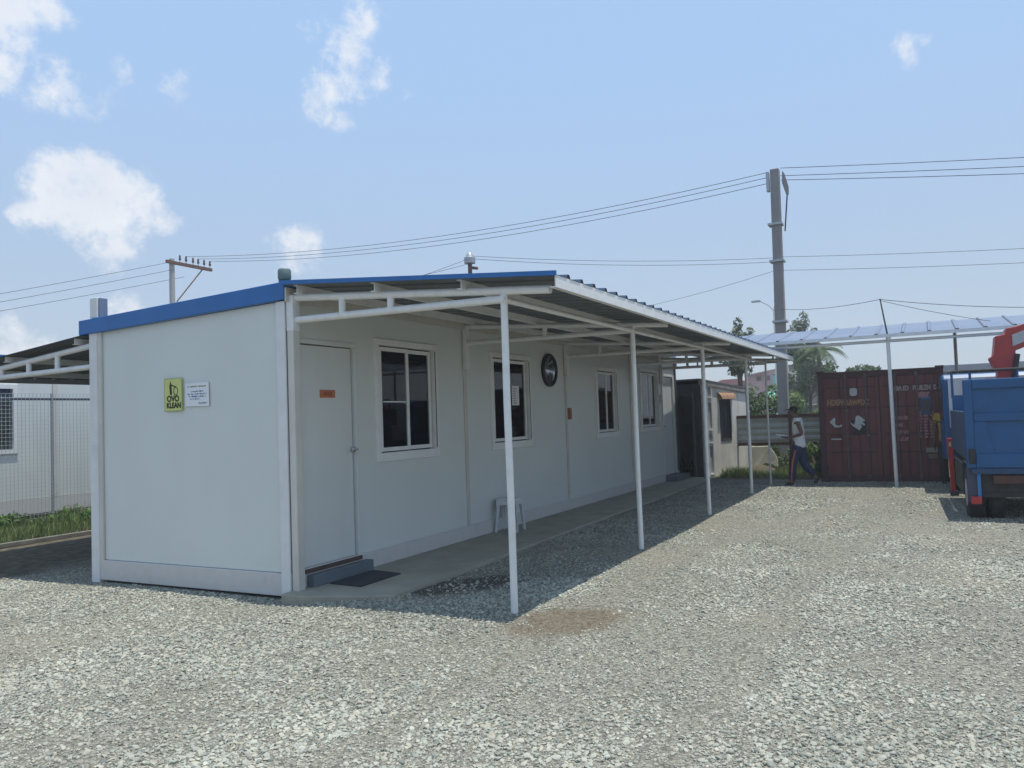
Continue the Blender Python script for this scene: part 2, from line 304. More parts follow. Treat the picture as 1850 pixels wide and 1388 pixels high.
# ---- loose crushed stone lying on the yard (uncountable: one object, instanced stones)
def stone_mat():
    mt = bpy.data.materials.new('crushed_stone'); mt.use_nodes = True; t = mt.node_tree; n = t.nodes; l = t.links; b = n['Principled BSDF']; setp(b, Roughness=.9, Specular_IOR_Level=.25)
    oi = n.new('ShaderNodeObjectInfo'); r = n.new('ShaderNodeValToRGB'); l.new(oi.outputs['Random'], r.inputs[0]); e = r.color_ramp.elements
    e[0].color = (.17, .18, .155, 1); e[1].color = (.50, .49, .42, 1)
    for p_, c_ in ((.15, (.28, .295, .25)), (.4, (.355, .362, .305)), (.6, (.39, .385, .31)), (.78, (.42, .42, .35)), (.92, (.40, .365, .275))): q = e.new(p_); q.color = rgba(c_)
    g_ = n.new('ShaderNodeNewGeometry'); no = n.new('ShaderNodeTexNoise'); no.inputs['Scale'].default_value = 1.1; no.inputs['Detail'].default_value = 3; l.new(g_.outputs['Position'], no.inputs['Vector'])
    mr = n.new('ShaderNodeMapRange'); mr.inputs['From Min'].default_value = .3; mr.inputs['From Max'].default_value = .7; mr.inputs['To Min'].default_value = .82; mr.inputs['To Max'].default_value = 1.12; l.new(no.outputs['Fac'], mr.inputs['Value'])
    s_ = n.new('ShaderNodeVectorMath'); s_.operation = 'SCALE'; l.new(r.outputs[0], s_.inputs[0]); l.new(mr.outputs[0], s_.inputs['Scale'])
    pn = n.new('ShaderNodeTexNoise'); pn.inputs['Scale'].default_value = .45; pn.inputs['Detail'].default_value = 6; l.new(g_.outputs['Position'], pn.inputs['Vector'])
    pr = n.new('ShaderNodeMapRange'); pr.inputs['From Min'].default_value = .52; pr.inputs['From Max'].default_value = .72; pr.inputs['To Max'].default_value = .42; l.new(pn.outputs['Fac'], pr.inputs['Value'])
    mx = n.new('ShaderNodeMix'); mx.data_type = 'RGBA'; l.new(pr.outputs[0], mx.inputs['Factor']); l.new(s_.outputs[0], mx.inputs['A']); mx.inputs['B'].default_value = (.40, .365, .28, 1)
    l.new(mx.outputs['Result'], b.inputs['Base Color']); return mt
M_stone = stone_mat()
protos = bpy.data.collections.new('stone_shapes')
for k in range(7):
    bm = bmesh.new(); bmesh.ops.create_icosphere(bm, subdivisions=1 if k < 5 else 2, radius=.5); rr = random.Random(k)
    sx, sy, sz = rr.uniform(.8, 1.25), rr.uniform(.65, 1), rr.uniform(.45, .75)
    pl = [(Vector((rr.gauss(0, 1), rr.gauss(0, 1), rr.gauss(0, 1))).normalized(), rr.uniform(.28, .44)) for _ in range(9)]
    for v in bm.verts:
        for nn, dd in pl:
            e_ = v.co.dot(nn) - dd
            if e_ > 0: v.co -= nn * e_
        v.co = Vector((v.co.x * sx, v.co.y * sy, v.co.z * sz)) * rr.uniform(.95, 1.05)
    me = bpy.data.meshes.new('stone_shape'); bm.to_mesh(me); bm.free(); me.materials.append(M_stone)
    protos.objects.link(bpy.data.objects.new('stone_shape', me))
def scatter(n_per_m2, r0, r1, smin, smax):
    a0, a1 = math.atan2(fwd.y, fwd.x) - rad(41), math.atan2(fwd.y, fwd.x) + rad(41)
    area = (a1 - a0) / 2 * (r1 * r1 - r0 * r0); n_ = int(area * n_per_m2)
    a = rng.uniform(a0, a1, n_); r = np.sqrt(rng.uniform(r0 * r0, r1 * r1, n_)); x = CAM.x + r * np.cos(a); y = CAM.y + r * np.sin(a)
    s = smin * (smax / smin) ** (rng.uniform(0, 1, n_) ** 2.3)
    keep = np.ones(n_, bool)
    keep &= ~((x > -.03) & (x < 13.4) & (y > -.98 - .0) & (y < 2.9) & ~((x < .2) & (y < -.3 - (x + .16) * 2.75)))
    keep &= ~((x > -.2) & (x < .2) & (y < .0) & (y > -.28 - (x + .16) * 2.75))
    d1 = np.hypot(((x - .0) * .76 - (y + 2.85) * .64) / .62, ((x - .0) * .64 + (y + 2.85) * .76) / .38)
    keep &= ~((d1 < .95 + .12 * np.sin(5 * np.arctan2(y + 2.85, x) + 1) + .22 * rng.normal(size=n_)) & (rng.uniform(0, 1, n_) < .9))
    d2 = np.hypot((x - .95) / .75, (y + 1.35) / .4); keep &= ~((d2 < 1) & (rng.uniform(0, 1, n_) < .75))
    keep &= (y + 1.1 * np.sin(x * 1.7) * .3 < 4.1) & (x < 13.0)
    dust = np.sin(x * 1.1 + 1.7 * np.sin(y * .8 + .5)) * np.sin(y * 1.3 + 1.2 * np.sin(x * .7)) + .5 * np.sin(x * 3.1 + y * 1.9) * np.sin(y * 2.7 - x * 1.3) + .35 * np.sin(x * 7.3 + 2 * np.sin(y * 5)) * np.sin(y * 6.1)
    keep &= rng.uniform(0, 1, n_) < np.clip(.72 + .38 * dust, .25, 1)
    s *= np.clip(.95 + .18 * dust, .7, 1.2)
    yc_ = -4.3 - .13 * x + .25 * np.sin(x * .5)           # worn wheel tracks leading to the truck
    for o_ in (0, 1.45, -2.1): 
        tr_ = np.exp(-((y - yc_ - o_) / .17) ** 2); keep &= rng.uniform(0, 1, n_) > .62 * tr_; s *= 1 - .25 * tr_
    x, y, s = x[keep], y[keep], s[keep]
    z = np.array([g(p, q) for p, q in zip(x, y)]) + s * .10
    return np.stack([x, y, z], 1), s
P1, S1 = scatter(5600, 1.8, 6.5, .0075, .040)
P2, S2 = scatter(3000, 6.5, 11, .011, .042)
P3, S3 = scatter(800, 11, 19.5, .018, .048)
PP = np.concatenate([P1, P2, P3]); SS = np.concatenate([S1, S2, S3])
big = rng.uniform(0, 1, len(SS)) < .0016; SS[big] *= 1.6
me = bpy.data.meshes.new('gravel_stones'); me.from_pydata(PP.tolist(), [], [])
at = me.attributes.new('size', 'FLOAT', 'POINT'); at.data.foreach_set('value', SS.astype(np.float32))
go = bpy.data.objects.new('gravel_stones', me); COL.objects.link(go)
tag(go, 'loose grey and tan crushed gravel covering the yard', 'gravel', kind='stuff')
ng = bpy.data.node_groups.new('scatter_stones', 'GeometryNodeTree')
ng.interface.new_socket('Geometry', in_out='INPUT', socket_type='NodeSocketGeometry'); ng.interface.new_socket('Geometry', in_out='OUTPUT', socket_type='NodeSocketGeometry')
gi = ng.nodes.new('NodeGroupInput'); gout = ng.nodes.new('NodeGroupOutput'); iop = ng.nodes.new('GeometryNodeInstanceOnPoints'); ci = ng.nodes.new('GeometryNodeCollectionInfo')
ci.inputs[0].default_value = protos; ci.inputs['Separate Children'].default_value = True; ci.inputs['Reset Children'].default_value = True
na = ng.nodes.new('GeometryNodeInputNamedAttribute'); na.data_type = 'FLOAT'; na.inputs[0].default_value = 'size'
rv = ng.nodes.new('FunctionNodeRandomValue'); rv.data_type = 'FLOAT_VECTOR'; rv.inputs[0].default_value = (-.45, -.45, 0); rv.inputs[1].default_value = (.45, .45, 6.283)
iop.inputs['Pick Instance'].default_value = True
ng.links.new(gi.outputs[0], iop.inputs['Points']); ng.links.new(ci.outputs[0], iop.inputs['Instance']); ng.links.new(rv.outputs[0], iop.inputs['Rotation'])
ng.links.new([o for o in na.outputs if o.enabled][0], iop.inputs['Scale']); ng.links.new(iop.outputs[0], gout.inputs[0])
gm = go.modifiers.new('scatter', 'NODES'); gm.node_group = ng

# ---- concrete path in front of the office
mb = MB(); poly = [(-.15, -.005), (-.16, -.28), (.14, -1.08), (2, -1.03), (7.6, -.93), (13.4, -.88), (13.4, -.005)]
mb.prism([(x, y, -.1) for x, y in poly], (0, 0, .19)); tag(mb.build('path', M_conc, bevel=.012), kind='structure')

# ================================================================== site office
S = 3.33; LEN = 4 * S; W = 2.85
off = thing('site_office', 'long white panel site office with blue roof edge, row of doors and windows', 'site office')
Z0 = .09
def wall_bay(x0, x1, holes):
    """one bay of the front wall with its openings; holes = (x0,x1,z0,z1)"""
    mb = MB(); xs = sorted({x0, x1, *[h[0] for h in holes], *[h[1] for h in holes]}); y0, y1 = .0, .06; zt = 2.858
    for a, b in zip(xs, xs[1:]):
        hs = [h for h in holes if h[0] <= a + 1e-6 and h[1] >= b - 1e-6]
        z = Z0 + .17
        for h in sorted(hs, key=lambda h: h[2]):
            if h[2] > z + 1e-4: mb.box((a, y0, z), (b, y1, h[2]))
            z = h[3]
        if zt > z + 1e-4: mb.box((a, y0, z), (b, y1, zt))
    return mb.build('wall_panel', M_panel, off)
wins = [(1.385, 2.63, 1.225, 2.58), (4.03, 5.29, 1.225, 2.58), (8.06, 9.18, 1.235, 2.54), (10.62, 11.86, 1.27, 2.61)]
doors = [(.125, 1.04, .245, 2.505), (12.17, 13.08, .215, 2.54)]
wall_bay(.04, S, [doors[0], wins[0]]); wall_bay(S, 2 * S, [wins[1]]); wall_bay(2 * S, 3 * S, [wins[2]]); wall_bay(3 * S, LEN - .02, [wins[3], doors[1]])
def gable(x0, x1):
    return MB().prism([(x0, .05, .25), (x0, W - .02, .25), (x0, W - .02, 2.757), (x0, .05, 2.853)], (x1 - x0, 0, 0)).build('end_wall', M_panel, off)
gable(.012, .06); gable(LEN - .06, LEN - .01)
MB().box((.06, W - .07, .05), (LEN - .06, W - .02, 2.75)).build('back_wall', M_panel, off)
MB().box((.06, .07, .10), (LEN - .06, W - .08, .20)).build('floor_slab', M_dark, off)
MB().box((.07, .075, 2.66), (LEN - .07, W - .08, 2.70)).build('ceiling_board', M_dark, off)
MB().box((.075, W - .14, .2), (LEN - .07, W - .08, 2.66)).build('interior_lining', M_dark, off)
# base rails
MB().box((.1, -.028, Z0), (LEN, .0, Z0 + .175)).build('base_rail', M_base, off, bevel=.006)
MB().box((-.012, -.0, .03), (.05, W - .02, .245)).build('base_rail', M_base, off, bevel=.006)
# corner posts
mb = MB(); mb.box((-.022, -.005, .0), (.0, .105, 2.85)); mb.build('corner_post', M_trimw, off, bevel=.004)
mb = MB(); mb.box((-.024, W - .10, -.02), (.04, W + .03, 2.76)); mb.build('corner_post', M_trimw, off, bevel=.006)
MB().box((-.014, W - .16, .22), (.008, W - .10, 2.762)).build('edge_strip', M_beige, off)
MB().box((LEN - .06, -.03, .0), (LEN + .012, .0, 2.85)).build('corner_post', M_under, off)
# seam covers
for k in (1, 2, 3): MB().box((k * S - .035, -.018, Z0 + .175), (k * S + .035, .0, 2.85)).build('seam_cover', M_beige, off, bevel=.004)
# roof slab with blue edge
mb = MB(); mb.prism([(-.05, -.03, 2.862), (-.05, 3.02, 2.748), (-.05, 3.02, 2.912), (-.05, -.03, 3.032)], (LEN + .1, 0, 0)); roof = mb.build('roof', M_blue, off, bevel=.006)
mb = MB()
for i in range(44):
    x = .1 + i * .305; mb.prism([(x, -.028, 3.030), (x, 3.01, 2.911), (x, 3.01, 2.938), (x, -.028, 3.057)], (.05, 0, 0))
mb.build('roof_rib', M_blue, roof)
mb = MB(); mb.lathe([(.035, 3.03), (.035, 3.055), (.058, 3.06), (.064, 3.075), (.064, 3.15), (.056, 3.165), (.02, 3.168)], (.02, .02, 0), 20); mb.build('vent_cap', paint('green_grey_plastic', (.11, .17, .17), .5, dirt=(.2, .22, .2), damt=.4, dscale=20), roof, smooth=True)
MB().box((-.03, W - .12, 2.93), (.10, W + .0, 3.155)).build('roof_stub_post', M_trimw, roof, bevel=.005)
MB().box((-.01, W - .14, 2.93), (.09, W - .123, 3.15)).build('roof_stub_board', M_bluefaded, roof)

def make_door(x0, x1, z0, z1, hx, plate):
    mb = MB(); mb.box((x0 + .05, .022, z0 + .014), (x1 - .045, .055, z1 - .056)); d = mb.build('door', paint('door_paint', (.67, .685, .65), .4, var=.03, scale=1.5, dirt=(.42, .42, .4), dscale=1.8, damt=.14, streak=True), off, bevel=.004)
    f = MB(); f.box((x0, -.018, z0), (x0 + .04, .055, z1)); f.box((x1 - .03, -.018, z0), (x1, .055, z1)); f.box((x0 + .04, -.018, z1 - .045), (x1 - .03, .055, z1)); f.build('door_frame', M_panel, d, bevel=.003)
    MB().box((x0 + .03, -.040, z0 - .03), (x1 - .005, .02, z0 + .012)).build('threshold', M_brown, d)
    h = MB(); hz = z0 + 1.13; h.lathe([(.028, .012), (.028, .0), (.024, -.008), (.012, -.012), (.012, -.045)], (hx, 0, hz), 14, 'y'); h.tube((hx + .012, -.045, hz), (hx - .075, -.05, hz - .006), .010, .008, 10); h.build('door_handle', M_chrome, d, smooth=True)
    MB().box((x0 + .04, .045, z0 + .01), (x1 - .03, .058, z1 - .045)).build('weather_strip', M_black, d)
    if plate:
        pl = MB().box((.49, .014, 1.925), (.72, .0216, 2.005)).build('door_plate', paint('orange_plate', (.52, .15, .055), .5, dirt=(.3, .1, .06), dscale=30, damt=.5), d)
    return d
d1 = make_door(*doors[0], .985, True); d2 = make_door(*doors[1], 12.24, False)
def print_marks(name, mat, parent, strokes, y=None):
    mb = MB()
    for a in strokes: mb.box(*a)
    return mb.build(name, mat, parent)
print_marks('plate_lettering', paint('dark_red_print', (.22, .06, .03), .6), d1, [((.545 + i * .035, .0125, 1.945), (.562 + i * .035, .0145, 1.985)) for i in range(4)])

def make_window(x0, x1, z0, z1, split, pane_backing, curtains):
    mb = MB(); ring_xz(mb, x0 - .012, x1 + .012, z0 - .012, z1 + .012, .07, -.028, .065, .10)
    w = mb.build('window', M_alu, off, bevel=.005)
    a0, a1, b0, b1 = x0 + .075, x1 - .075, z0 + .1, z1 - .075; xm = a0 + (a1 - a0) * split
    s = MB(); ring_xz(s, a0, xm + .03, b0, b1, .045, -.008, .018); s.build('sash', M_alu, w, bevel=.003)
    s = MB(); ring_xz(s, xm - .03, a1, b0, b1, .045, .022, .048); s.build('sash', M_alu, w, bevel=.003)
    MB().box((a0 + .04, .003, b0 + .04), (xm - .01, .007, b1 - .04)).build('pane', M_glass, w); MB().box((xm + .01, .033, b0 + .04), (a1 - .04, .037, b1 - .04)).build('pane', M_glass, w)
    MB().box((x1 - .055, -.031, b0), (x1 - .04, -.027, b1)).build('track_gap', M_black, w)
    zb = b1 - (b1 - b0) * pane_backing
    mb = MB()
    for i in range(9):                                   # beige slat bands added to stand in for the reflection in the glass
        za = zb + (b1 - zb) * i / 9; zc = zb + (b1 - zb) * (i + 1) / 9; mb.box((a0, .085 + .003 * (i % 2), za), (a1 * .985 + xm * .015, .092 + .003 * (i % 2), zc))
    mb.tube((a0, .09, zb), (a1, .09, zb), .014); mb.build('pane_backing', M_beigerefl, w)
    if curtains:
        n_ = 26; vs = []; fs = []
        for i in range(n_ + 1):
            x = a0 + (a1 - a0) * i / n_; y = .16 + .02 * math.sin(i * 1.9); vs += [(x, y, b0 - .02), (x, y, b1)]
        fs = [(2 * i, 2 * i + 2, 2 * i + 3, 2 * i + 1) for i in range(n_)]; MB().add(vs, fs).build('curtain', M_curtain, w, smooth=True)
    return w
w1 = make_window(*wins[0], .50, .52, False); w2 = make_window(*wins[1], .44, .30, False); w3 = make_window(*wins[2], .48, .22, True); w4 = make_window(*wins[3], .50, .3, True)
MB().box((1.53, -.001, 1.878), (1.98, .0015, 1.892)).build('pane_strip', M_paper, w1)
for xa, xb in ((4.17, 4.36), (4.72, 4.95)):
    p = MB().box((xa, .012, 1.84), (xb, .0155, 2.13)).build('notice_sheet', M_paper, w2)
# blue notice rows on the window sheets
mk = [((xa + .025, .0105, 1.87 + i * .035), (xa + .025 + random.uniform(.08, .14), .0118, 1.882 + i * .035)) for xa in (4.17, 4.73) for i in range(7)]
tag(print_marks('sheet_print', paint('grey_print', (.25, .27, .3), .7), w2, mk), kind='stuff')
MB().box((6.70, -.06, 1.60), (6.78, .0, 1.79)).build('switch_box', paint('brown_plate', (.33, .15, .08), .6, var=.2, scale=30), off, bevel=.006)
MB().box((12.02, -.05, 1.88), (12.10, .0, 2.06)).build('switch_box', M_beige, off, bevel=.006)
MB().box((.18, -.13, Z0), (1.11, -.03, Z0 + .115)).build('door_step', M_step, off, bevel=.008)
MB().box((12.15, -.30, Z0), (13.2, -.03, Z0 + .12)).build('door_step', M_step, off, bevel=.008)

# things on and by the office
t = thing('warning_sign', 'yellow sign with black figure and two rows of black lettering on end wall', 'sign', (0, 1.555, 2.017))
M_yel = paint('yellow_sign_face', (.62, .64, .20), .45, var=.05, scale=10, dirt=(.45, .5, .25), dscale=12, damt=.3)
MB().box((-.012, -.13, -.172), (.0, .13, .172)).build('sign_board', M_yel, t, bevel=.003)
mb = MB(); ring_xz(mb, -.13, .13, -.172, .172, .006, -.0135, -.0125); mb.v = [(y, x, z) for x, y, z in mb.v]; mb.build('sign_border', paint('green_border', (.28, .36, .12), .5), t)
M_ink = paint('black_ink', (.012, .014, .012), .6, var=.02)
mb = MB(); X = -.0145
def fp(pts): mb.prism([(X, y, z) for y, z in pts], (.0018, 0, 0))
fp([(.048, .10), (.02, .10), (.034, .142)]); fp([(.052, .10), (.022, .10), (.014, .0), (.044, .0)]); fp([(.022, .108), (.02, .094), (-.045, .072), (-.05, .082)])
for i in range(14):
    a, b_ = 6.283 * i / 14, 6.283 * (i + 1) / 14
    fp([(-.042 + .034 * math.cos(a), .036 + .045 * math.sin(a)), (-.042 + .034 * math.cos(b_), .036 + .045 * math.sin(b_)), (-.042 + .026 * math.cos(b_), .036 + .037 * math.sin(b_)), (-.042 + .026 * math.cos(a), .036 + .037 * math.sin(a))])
mb.build('sign_figure', M_ink, t)
text_mesh('sign_lettering', 'OVO', M_ink, t, .085, face_minus_x((-.0135, 0, -.045)), .95, .0035); text_mesh('sign_lettering', 'KLEAN', M_ink, t, .078, face_minus_x((-.0135, -.01, -.115)), .88, .0035)
t = thing('paper_notice', 'white notice with brown heading and blue handwriting on end wall', 'notice', (0, 1.21, 2.005))
MB().prism([(.0, .175, -.118), (.0, -.168, -.124), (.0, -.165, .125), (.0, .17, .118)], (-.004, 0, 0)).build('sheet', M_paper, t)
def scribble(name, col, rows):
    mb = MB(); rr = random.Random(name)
    for y0, y1, z, h in rows:
        y = y0
        while y > y1:
            dy = rr.uniform(.006, .016); mb.prism([(-.0055, y, z + rr.uniform(-h, 0)), (-.0055, y - dy * .8, z + rr.uniform(-h, 0)), (-.0055, y - dy, z + rr.uniform(0, h)), (-.0055, y - dy * .2, z + rr.uniform(0, h))], (.0016, 0, 0)); y -= dy * 1.1 + (.012 if rr.random() < .18 else 0)
    mb.build(name, paint(name + '_ink', col, .7), t)
scribble('heading', (.20, .16, .05), [(.14, -.125, .082, .009)]); scribble('handwriting', (.07, .14, .30), [(.085, -.09, .03, .011), (.14, -.13, .005, .010), (.12, -.13, -.02, .010), (.11, -.03, -.045, .009)]); scribble('signature', (.08, .08, .13), [(-.02, -.14, -.09, .012)])

t = thing('round_mirror', 'round black-rimmed glass disc mounted high on the wall between two windows', 'wall disc', (6.0, 0, 2.405))
mb = MB(); mb.lathe([(.215, -.03), (.225, -.055), (.25, -.06), (.268, -.045), (.27, .0)], (0, 0, 0), 40, 'y'); mb.build('rim', M_black, t, smooth=True)
mb = MB(); mb.lathe([(.214, -.035), (.18, -.048), (.12, -.058), (.06, -.063), (.004, -.065)], (0, 0, 0), 40, 'y'); mb.build('disc_face', paint('dark_mirror', (.30, .32, .33), .12, metal=.85, var=.03), t, smooth=True)

t = thing('plastic_stool', 'white plastic stool standing against the office wall on the path', 'stool', (4.12, -.2, Z0), .12)
M_plast = paint('white_plastic', (.70, .71, .72), .4, var=.04, scale=10, dirt=(.5, .48, .44), dscale=12, damt=.25)
MB().box((-.145, -.145, .43), (.145, .145, .455)).build('seat', M_plast, t, bevel=.012)
mb = MB()
for sx in (-1, 1): mb.box((sx * .150, -.14, .37), (sx * .132, .14, .432)); mb.box((-.131, sx * .150, .37), (.131, sx * .132, .432))
mb.build('apron', M_plast, t, bevel=.004)
for sx in (-1, 1):
    for sy in (-1, 1):
        mb = MB()
        for (ax, ay) in ((1, .28), (.28, 1)):
            top = [(sx * .14, sy * .14), (sx * (.14 - .055 * ax), sy * .14), (sx * (.14 - .055 * ax), sy * (.14 - .055 * ay)), (sx * .14, sy * (.14 - .055 * ay))]
            bot = [(sx * .17, sy * .17), (sx * (.17 - .038 * ax), sy * .17), (sx * (.17 - .038 * ax), sy * (.17 - .038 * ay)), (sx * .17, sy * (.17 - .038 * ay))]
            mb.add([(x, y, .43) for x, y in top] + [(x, y, 0) for x, y in bot], [(0, 1, 2, 3), (7, 6, 5, 4), (0, 4, 5, 1), (1, 5, 6, 2), (2, 6, 7, 3), (3, 7, 4, 0)])
        mb.build('leg', M_plast, t)
t = MB(); t.prism([(.36, -.16, Z0 + .002), (.33, -.56, Z0 + .002), (1.0, -.55, Z0 + .002), (1.06, -.165, Z0 + .002)], (0, 0, .012)); tag(t.build('door_mat', M_mat, bevel=.004), 'dark flat rubber mat on the path before the near door', 'mat')

# ================================================================== canopies
def ribbed_sheet(x0, x1, ya, za, yb, zb, pitch, h, off_=0., phase=.0, yaxis=True):
    """trapezoid-ribbed sheet, ribs run from (ya,za) to (yb,zb); returns MB"""
    prof = []; x = x0
    while x < x1:
        for dx, dz in ((0, 0), (pitch - .075, 0), (pitch - .055, h), (pitch - .02, h)):
            if x + dx <= x1: prof.append((x + dx, dz))
        x += pitch
    prof.append((x1, 0)); mb = MB()
    for px_, dz in prof: mb.v += [(px_, ya, za + dz + off_), (px_, yb, zb + dz + off_)]
    mb.f = [(2 * i, 2 * i + 1, 2 * i + 3, 2 * i + 2) for i in range(len(prof) - 1)]
    return mb
can = thing('entrance_canopy', 'white tube canopy with blue ribbed roof over the office path', 'canopy')
XE = 12.3
rt = ribbed_sheet(-.1, XE, -.032, 3.0, -2.90, 2.770, .285, .032).build('roof_sheet', paint('shaded_navy_sheet', (.02, .062, .13), .5, var=.12, scale=4), can, fixn=False)  # sheet blue darkened in its colour to stand in for shade on the ribs
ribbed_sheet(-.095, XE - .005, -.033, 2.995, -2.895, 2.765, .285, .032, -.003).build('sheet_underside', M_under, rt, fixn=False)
def roofz(y): return 2.998 + (y + .06) * (2.770 - 2.998) / (-2.84)
for y in (-.20, -1.1, -2.0):
    z = roofz(y); mb = MB(); mb.box((-.06, y - .006, z - .088), (XE - .04, y, z - .008)); mb.box((-.06, y, z - .014), (XE - .04, y + .04, z - .008)); mb.box((-.06, y, z - .088), (XE - .04, y + .04, z - .082)); mb.build('purlin', M_tubew, can)
MB().box((-.04, -.05, 2.84), (13.3, -.031, 2.975)).build('wall_plate', M_beige, can)
mb = MB(); z = roofz(-2.88); mb.box((-.1, -2.895, z - .10), (XE, -2.885, z - .002)); mb.box((-.1, -2.884, z - .10), (XE, -2.84, z - .092)); mb.build('fascia', M_tubew, can)
MB().prism([(-.118, -.032, 2.992), (-.118, -2.905, 2.762), (-.118, -2.905, 2.80), (-.118, -.032, 3.032)], (.016, 0, 0)).build('edge_flashing', M_blue, can)
TX = [.05, S, 2 * S, 3 * S, 12.1]
for k, x in enumerate(TX):
    r = .036 if k == 0 else .033
    yo = -.045
    top = lambda y: 2.885 + (y + .04) * (.2 / 2.74)
    bot = lambda y: 2.665 + (y + .04) * (.02 / 2.3)
    mb = MB(); mb.tube((x, yo, top(yo)), (x, -2.78, top(-2.78)), r, n=16); tr = mb.build('truss', M_tubew, can, smooth=True)
    MB().tube((x, yo, bot(yo)), (x, -2.33, bot(-2.33)), r * .95, n=16).build('bottom_chord', M_tubew, tr, smooth=True)
    for y in (-.65, -1.2): MB().tube((x, y, bot(y)), (x, y, top(y)), r * .92, n=14).build('strut', M_tubew, tr, smooth=True)
    if k: MB().box((x - .045, -.075, 2.32), (x + .045, -.02, 2.86)).build('wall_bracket', M_tubew, tr, bevel=.004)
    for y in (-1.1, -2.0):                                # purlin cleats
        z = roofz(y); MB().prism([(x - .02, y + .002, z - .09), (x - .02, y + .10, z - .115), (x - .02, y + .002, z - .02)], (.006, 0, 0)).build('cleat', M_tubew, tr)
    if k == 0:
        MB().box((.0, -.092, -.02), (.09, -.012, 2.90)).build('wall_post', M_beige, can, bevel=.005)
        MB().box((-.003, -.096, 2.56), (.094, -.010, 2.90)).build('post_sleeve', M_tubew, tr, bevel=.004)
    lean = (.0, .006, .004, .0, .0)[k]
    mb = MB(); mb.path([(x + lean * 2, -2.35, -.06), (x + .004 * (k % 2), -2.352 + lean, .9), (x - .003, -2.348, 1.8), (x, -2.35, 2.69)], .0305 if k < 4 else .022, 14); mb.build('post', M_tubew, can, smooth=True)
MB().tube((.0, -2.35, 2.64), (XE - .1, -2.35, 2.655), .026, n=10).build('beam', M_tubew, can, smooth=True)

# canopy behind the office, seen at the left
ca2 = thing('rear_canopy', 'canopy behind the office with white truss and dark underside, at far left', 'canopy')
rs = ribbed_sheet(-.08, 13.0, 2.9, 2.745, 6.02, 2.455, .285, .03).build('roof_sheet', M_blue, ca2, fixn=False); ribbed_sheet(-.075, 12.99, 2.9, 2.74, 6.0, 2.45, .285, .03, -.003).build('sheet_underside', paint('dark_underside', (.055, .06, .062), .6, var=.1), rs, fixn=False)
for y in (3.1, 4.4, 5.4, 5.98):
    z = 2.745 + (y - 2.9) * (-.29 / 3.12); mb = MB(); mb.box((-.05, y - .005, z - .075), (12.9, y, z - .008)); mb.box((-.05, y, z - .075), (12.9, y + .035, z - .07)); mb.build('purlin', M_tubew if y < 5.9 else M_galv, ca2)
for x in (.03, S, 2 * S, 3 * S, 12.8):
    t1 = lambda y: 2.628 + (y - 2.92) * (-.165 / 1.667); t0 = lambda y: 2.391 + (y - 2.92) * (-.03 / 1.667)
    tr = MB().tube((x, 2.86, t1(2.86)), (x, 5.9, t1(5.9) + .02), .034, n=14).build('truss', M_tubew, ca2, smooth=True); MB().tube((x, 2.86, t0(2.86)), (x, 5.6, t0(5.6)), .032, n=14).build('bottom_chord', M_tubew, tr, smooth=True)
    for y in (3.52, 4.06, 4.6): MB().tube((x, y, t0(y)), (x, y, t1(y)), .031, n=12).build('strut', M_tubew, tr, smooth=True)
    MB().tube((x, 5.6, -.05), (x, 5.6, t1(5.6)), .034, n=12).build('post', M_tubew, ca2, smooth=True)

# ================================================================== neighbouring cabin, mesh fence and grass on the left
nb = thing('neighbour_cabin', 'white panel cabin with blue roof behind a wire mesh fence at left', 'cabin', (0, 10, 0))
M_nb = paint('neighbour_panel_paint', (.67, .69, .65), .45, var=.05, scale=1.2, dirt=(.42, .42, .38), dscale=2, damt=.3, streak=True)
for i in range(5):
    x0, x1 = -1.55 + i * 2.9, 1.35 + i * 2.9
    if i == 1:
        mb = MB(); mb.box((x0, 0, .42), (x1, .08, 1.30)); mb.box((x0, 0, 2.62), (x1, .08, 2.9)); mb.box((x0, 0, 1.30), (1.9, .08, 2.62)); mb.box((3.5, 0, 1.3), (x1, .08, 2.62)); mb.build('wall_panel', M_nb, nb)
    else: MB().box((x0, 0, .42), (x1, .08, 2.9)).build('wall_panel', M_nb, nb)
    MB().box((x0 - .05, -.02, .42), (x0 + .05, -.001, 2.9)).build('seam_cover', M_beige, nb)
mb = MB(); ring_xz(mb, 1.9, 3.5, 1.3, 2.62, .09, -.03, .06); w = mb.build('window', M_alu, nb, bevel=.004)
MB().box((1.98, .01, 1.38), (3.42, .015, 2.54)).build('pane', M_glass, w); MB().box((1.95, .06, 1.35), (3.45, .07, 2.58)).build('pane_backing', paint('olive_blind', (.16, .155, .11), .8), w)
MB().box((-1.6, -.025, .13), (13, .03, .40)).build('base_rail', M_base, nb)
MB().box((-1.55, .1, .15), (13, 3, 2.88)).build('body', M_nb, nb)
MB().prism([(-1.7, -.035, 2.905), (-1.7, 3.2, 2.82), (-1.7, 3.2, 3.0), (-1.7, -.035, 3.17)], (14.8, 0, 0)).build('roof', M_blue, nb)
fe = thing('mesh_fence', 'thin wire mesh fence on grey posts before the cabin at left', 'fence', (0, 9.3, 0))
mb = MB(); 
for i in range(150): x = .2 + i * .072; mb.box((x, -.003, .08), (x + .006, .003, 2.40))
for i in range(33): z = .1 + i * .072; mb.box((.2, -.0092, z), (11, -.0031, z + .006))
tag(mb.build('wire_mesh', paint('pale_mesh_wire', (.50, .54, .56), .5, var=.1), fe), kind='stuff')
for z in (2.31, .06): MB().tube((.1, .03, z), (11.1, .03, z), .024, n=8).build('rail', paint('dark_rail', (.10, .11, .12), .6), fe, smooth=True)
for i in range(4): x = .15 + i * 3.6 + (.0 if i else 0); MB().tube((x, .03, -.05), (x, .03, 2.42), .028, n=8).build('post', M_galv, fe, smooth=True)
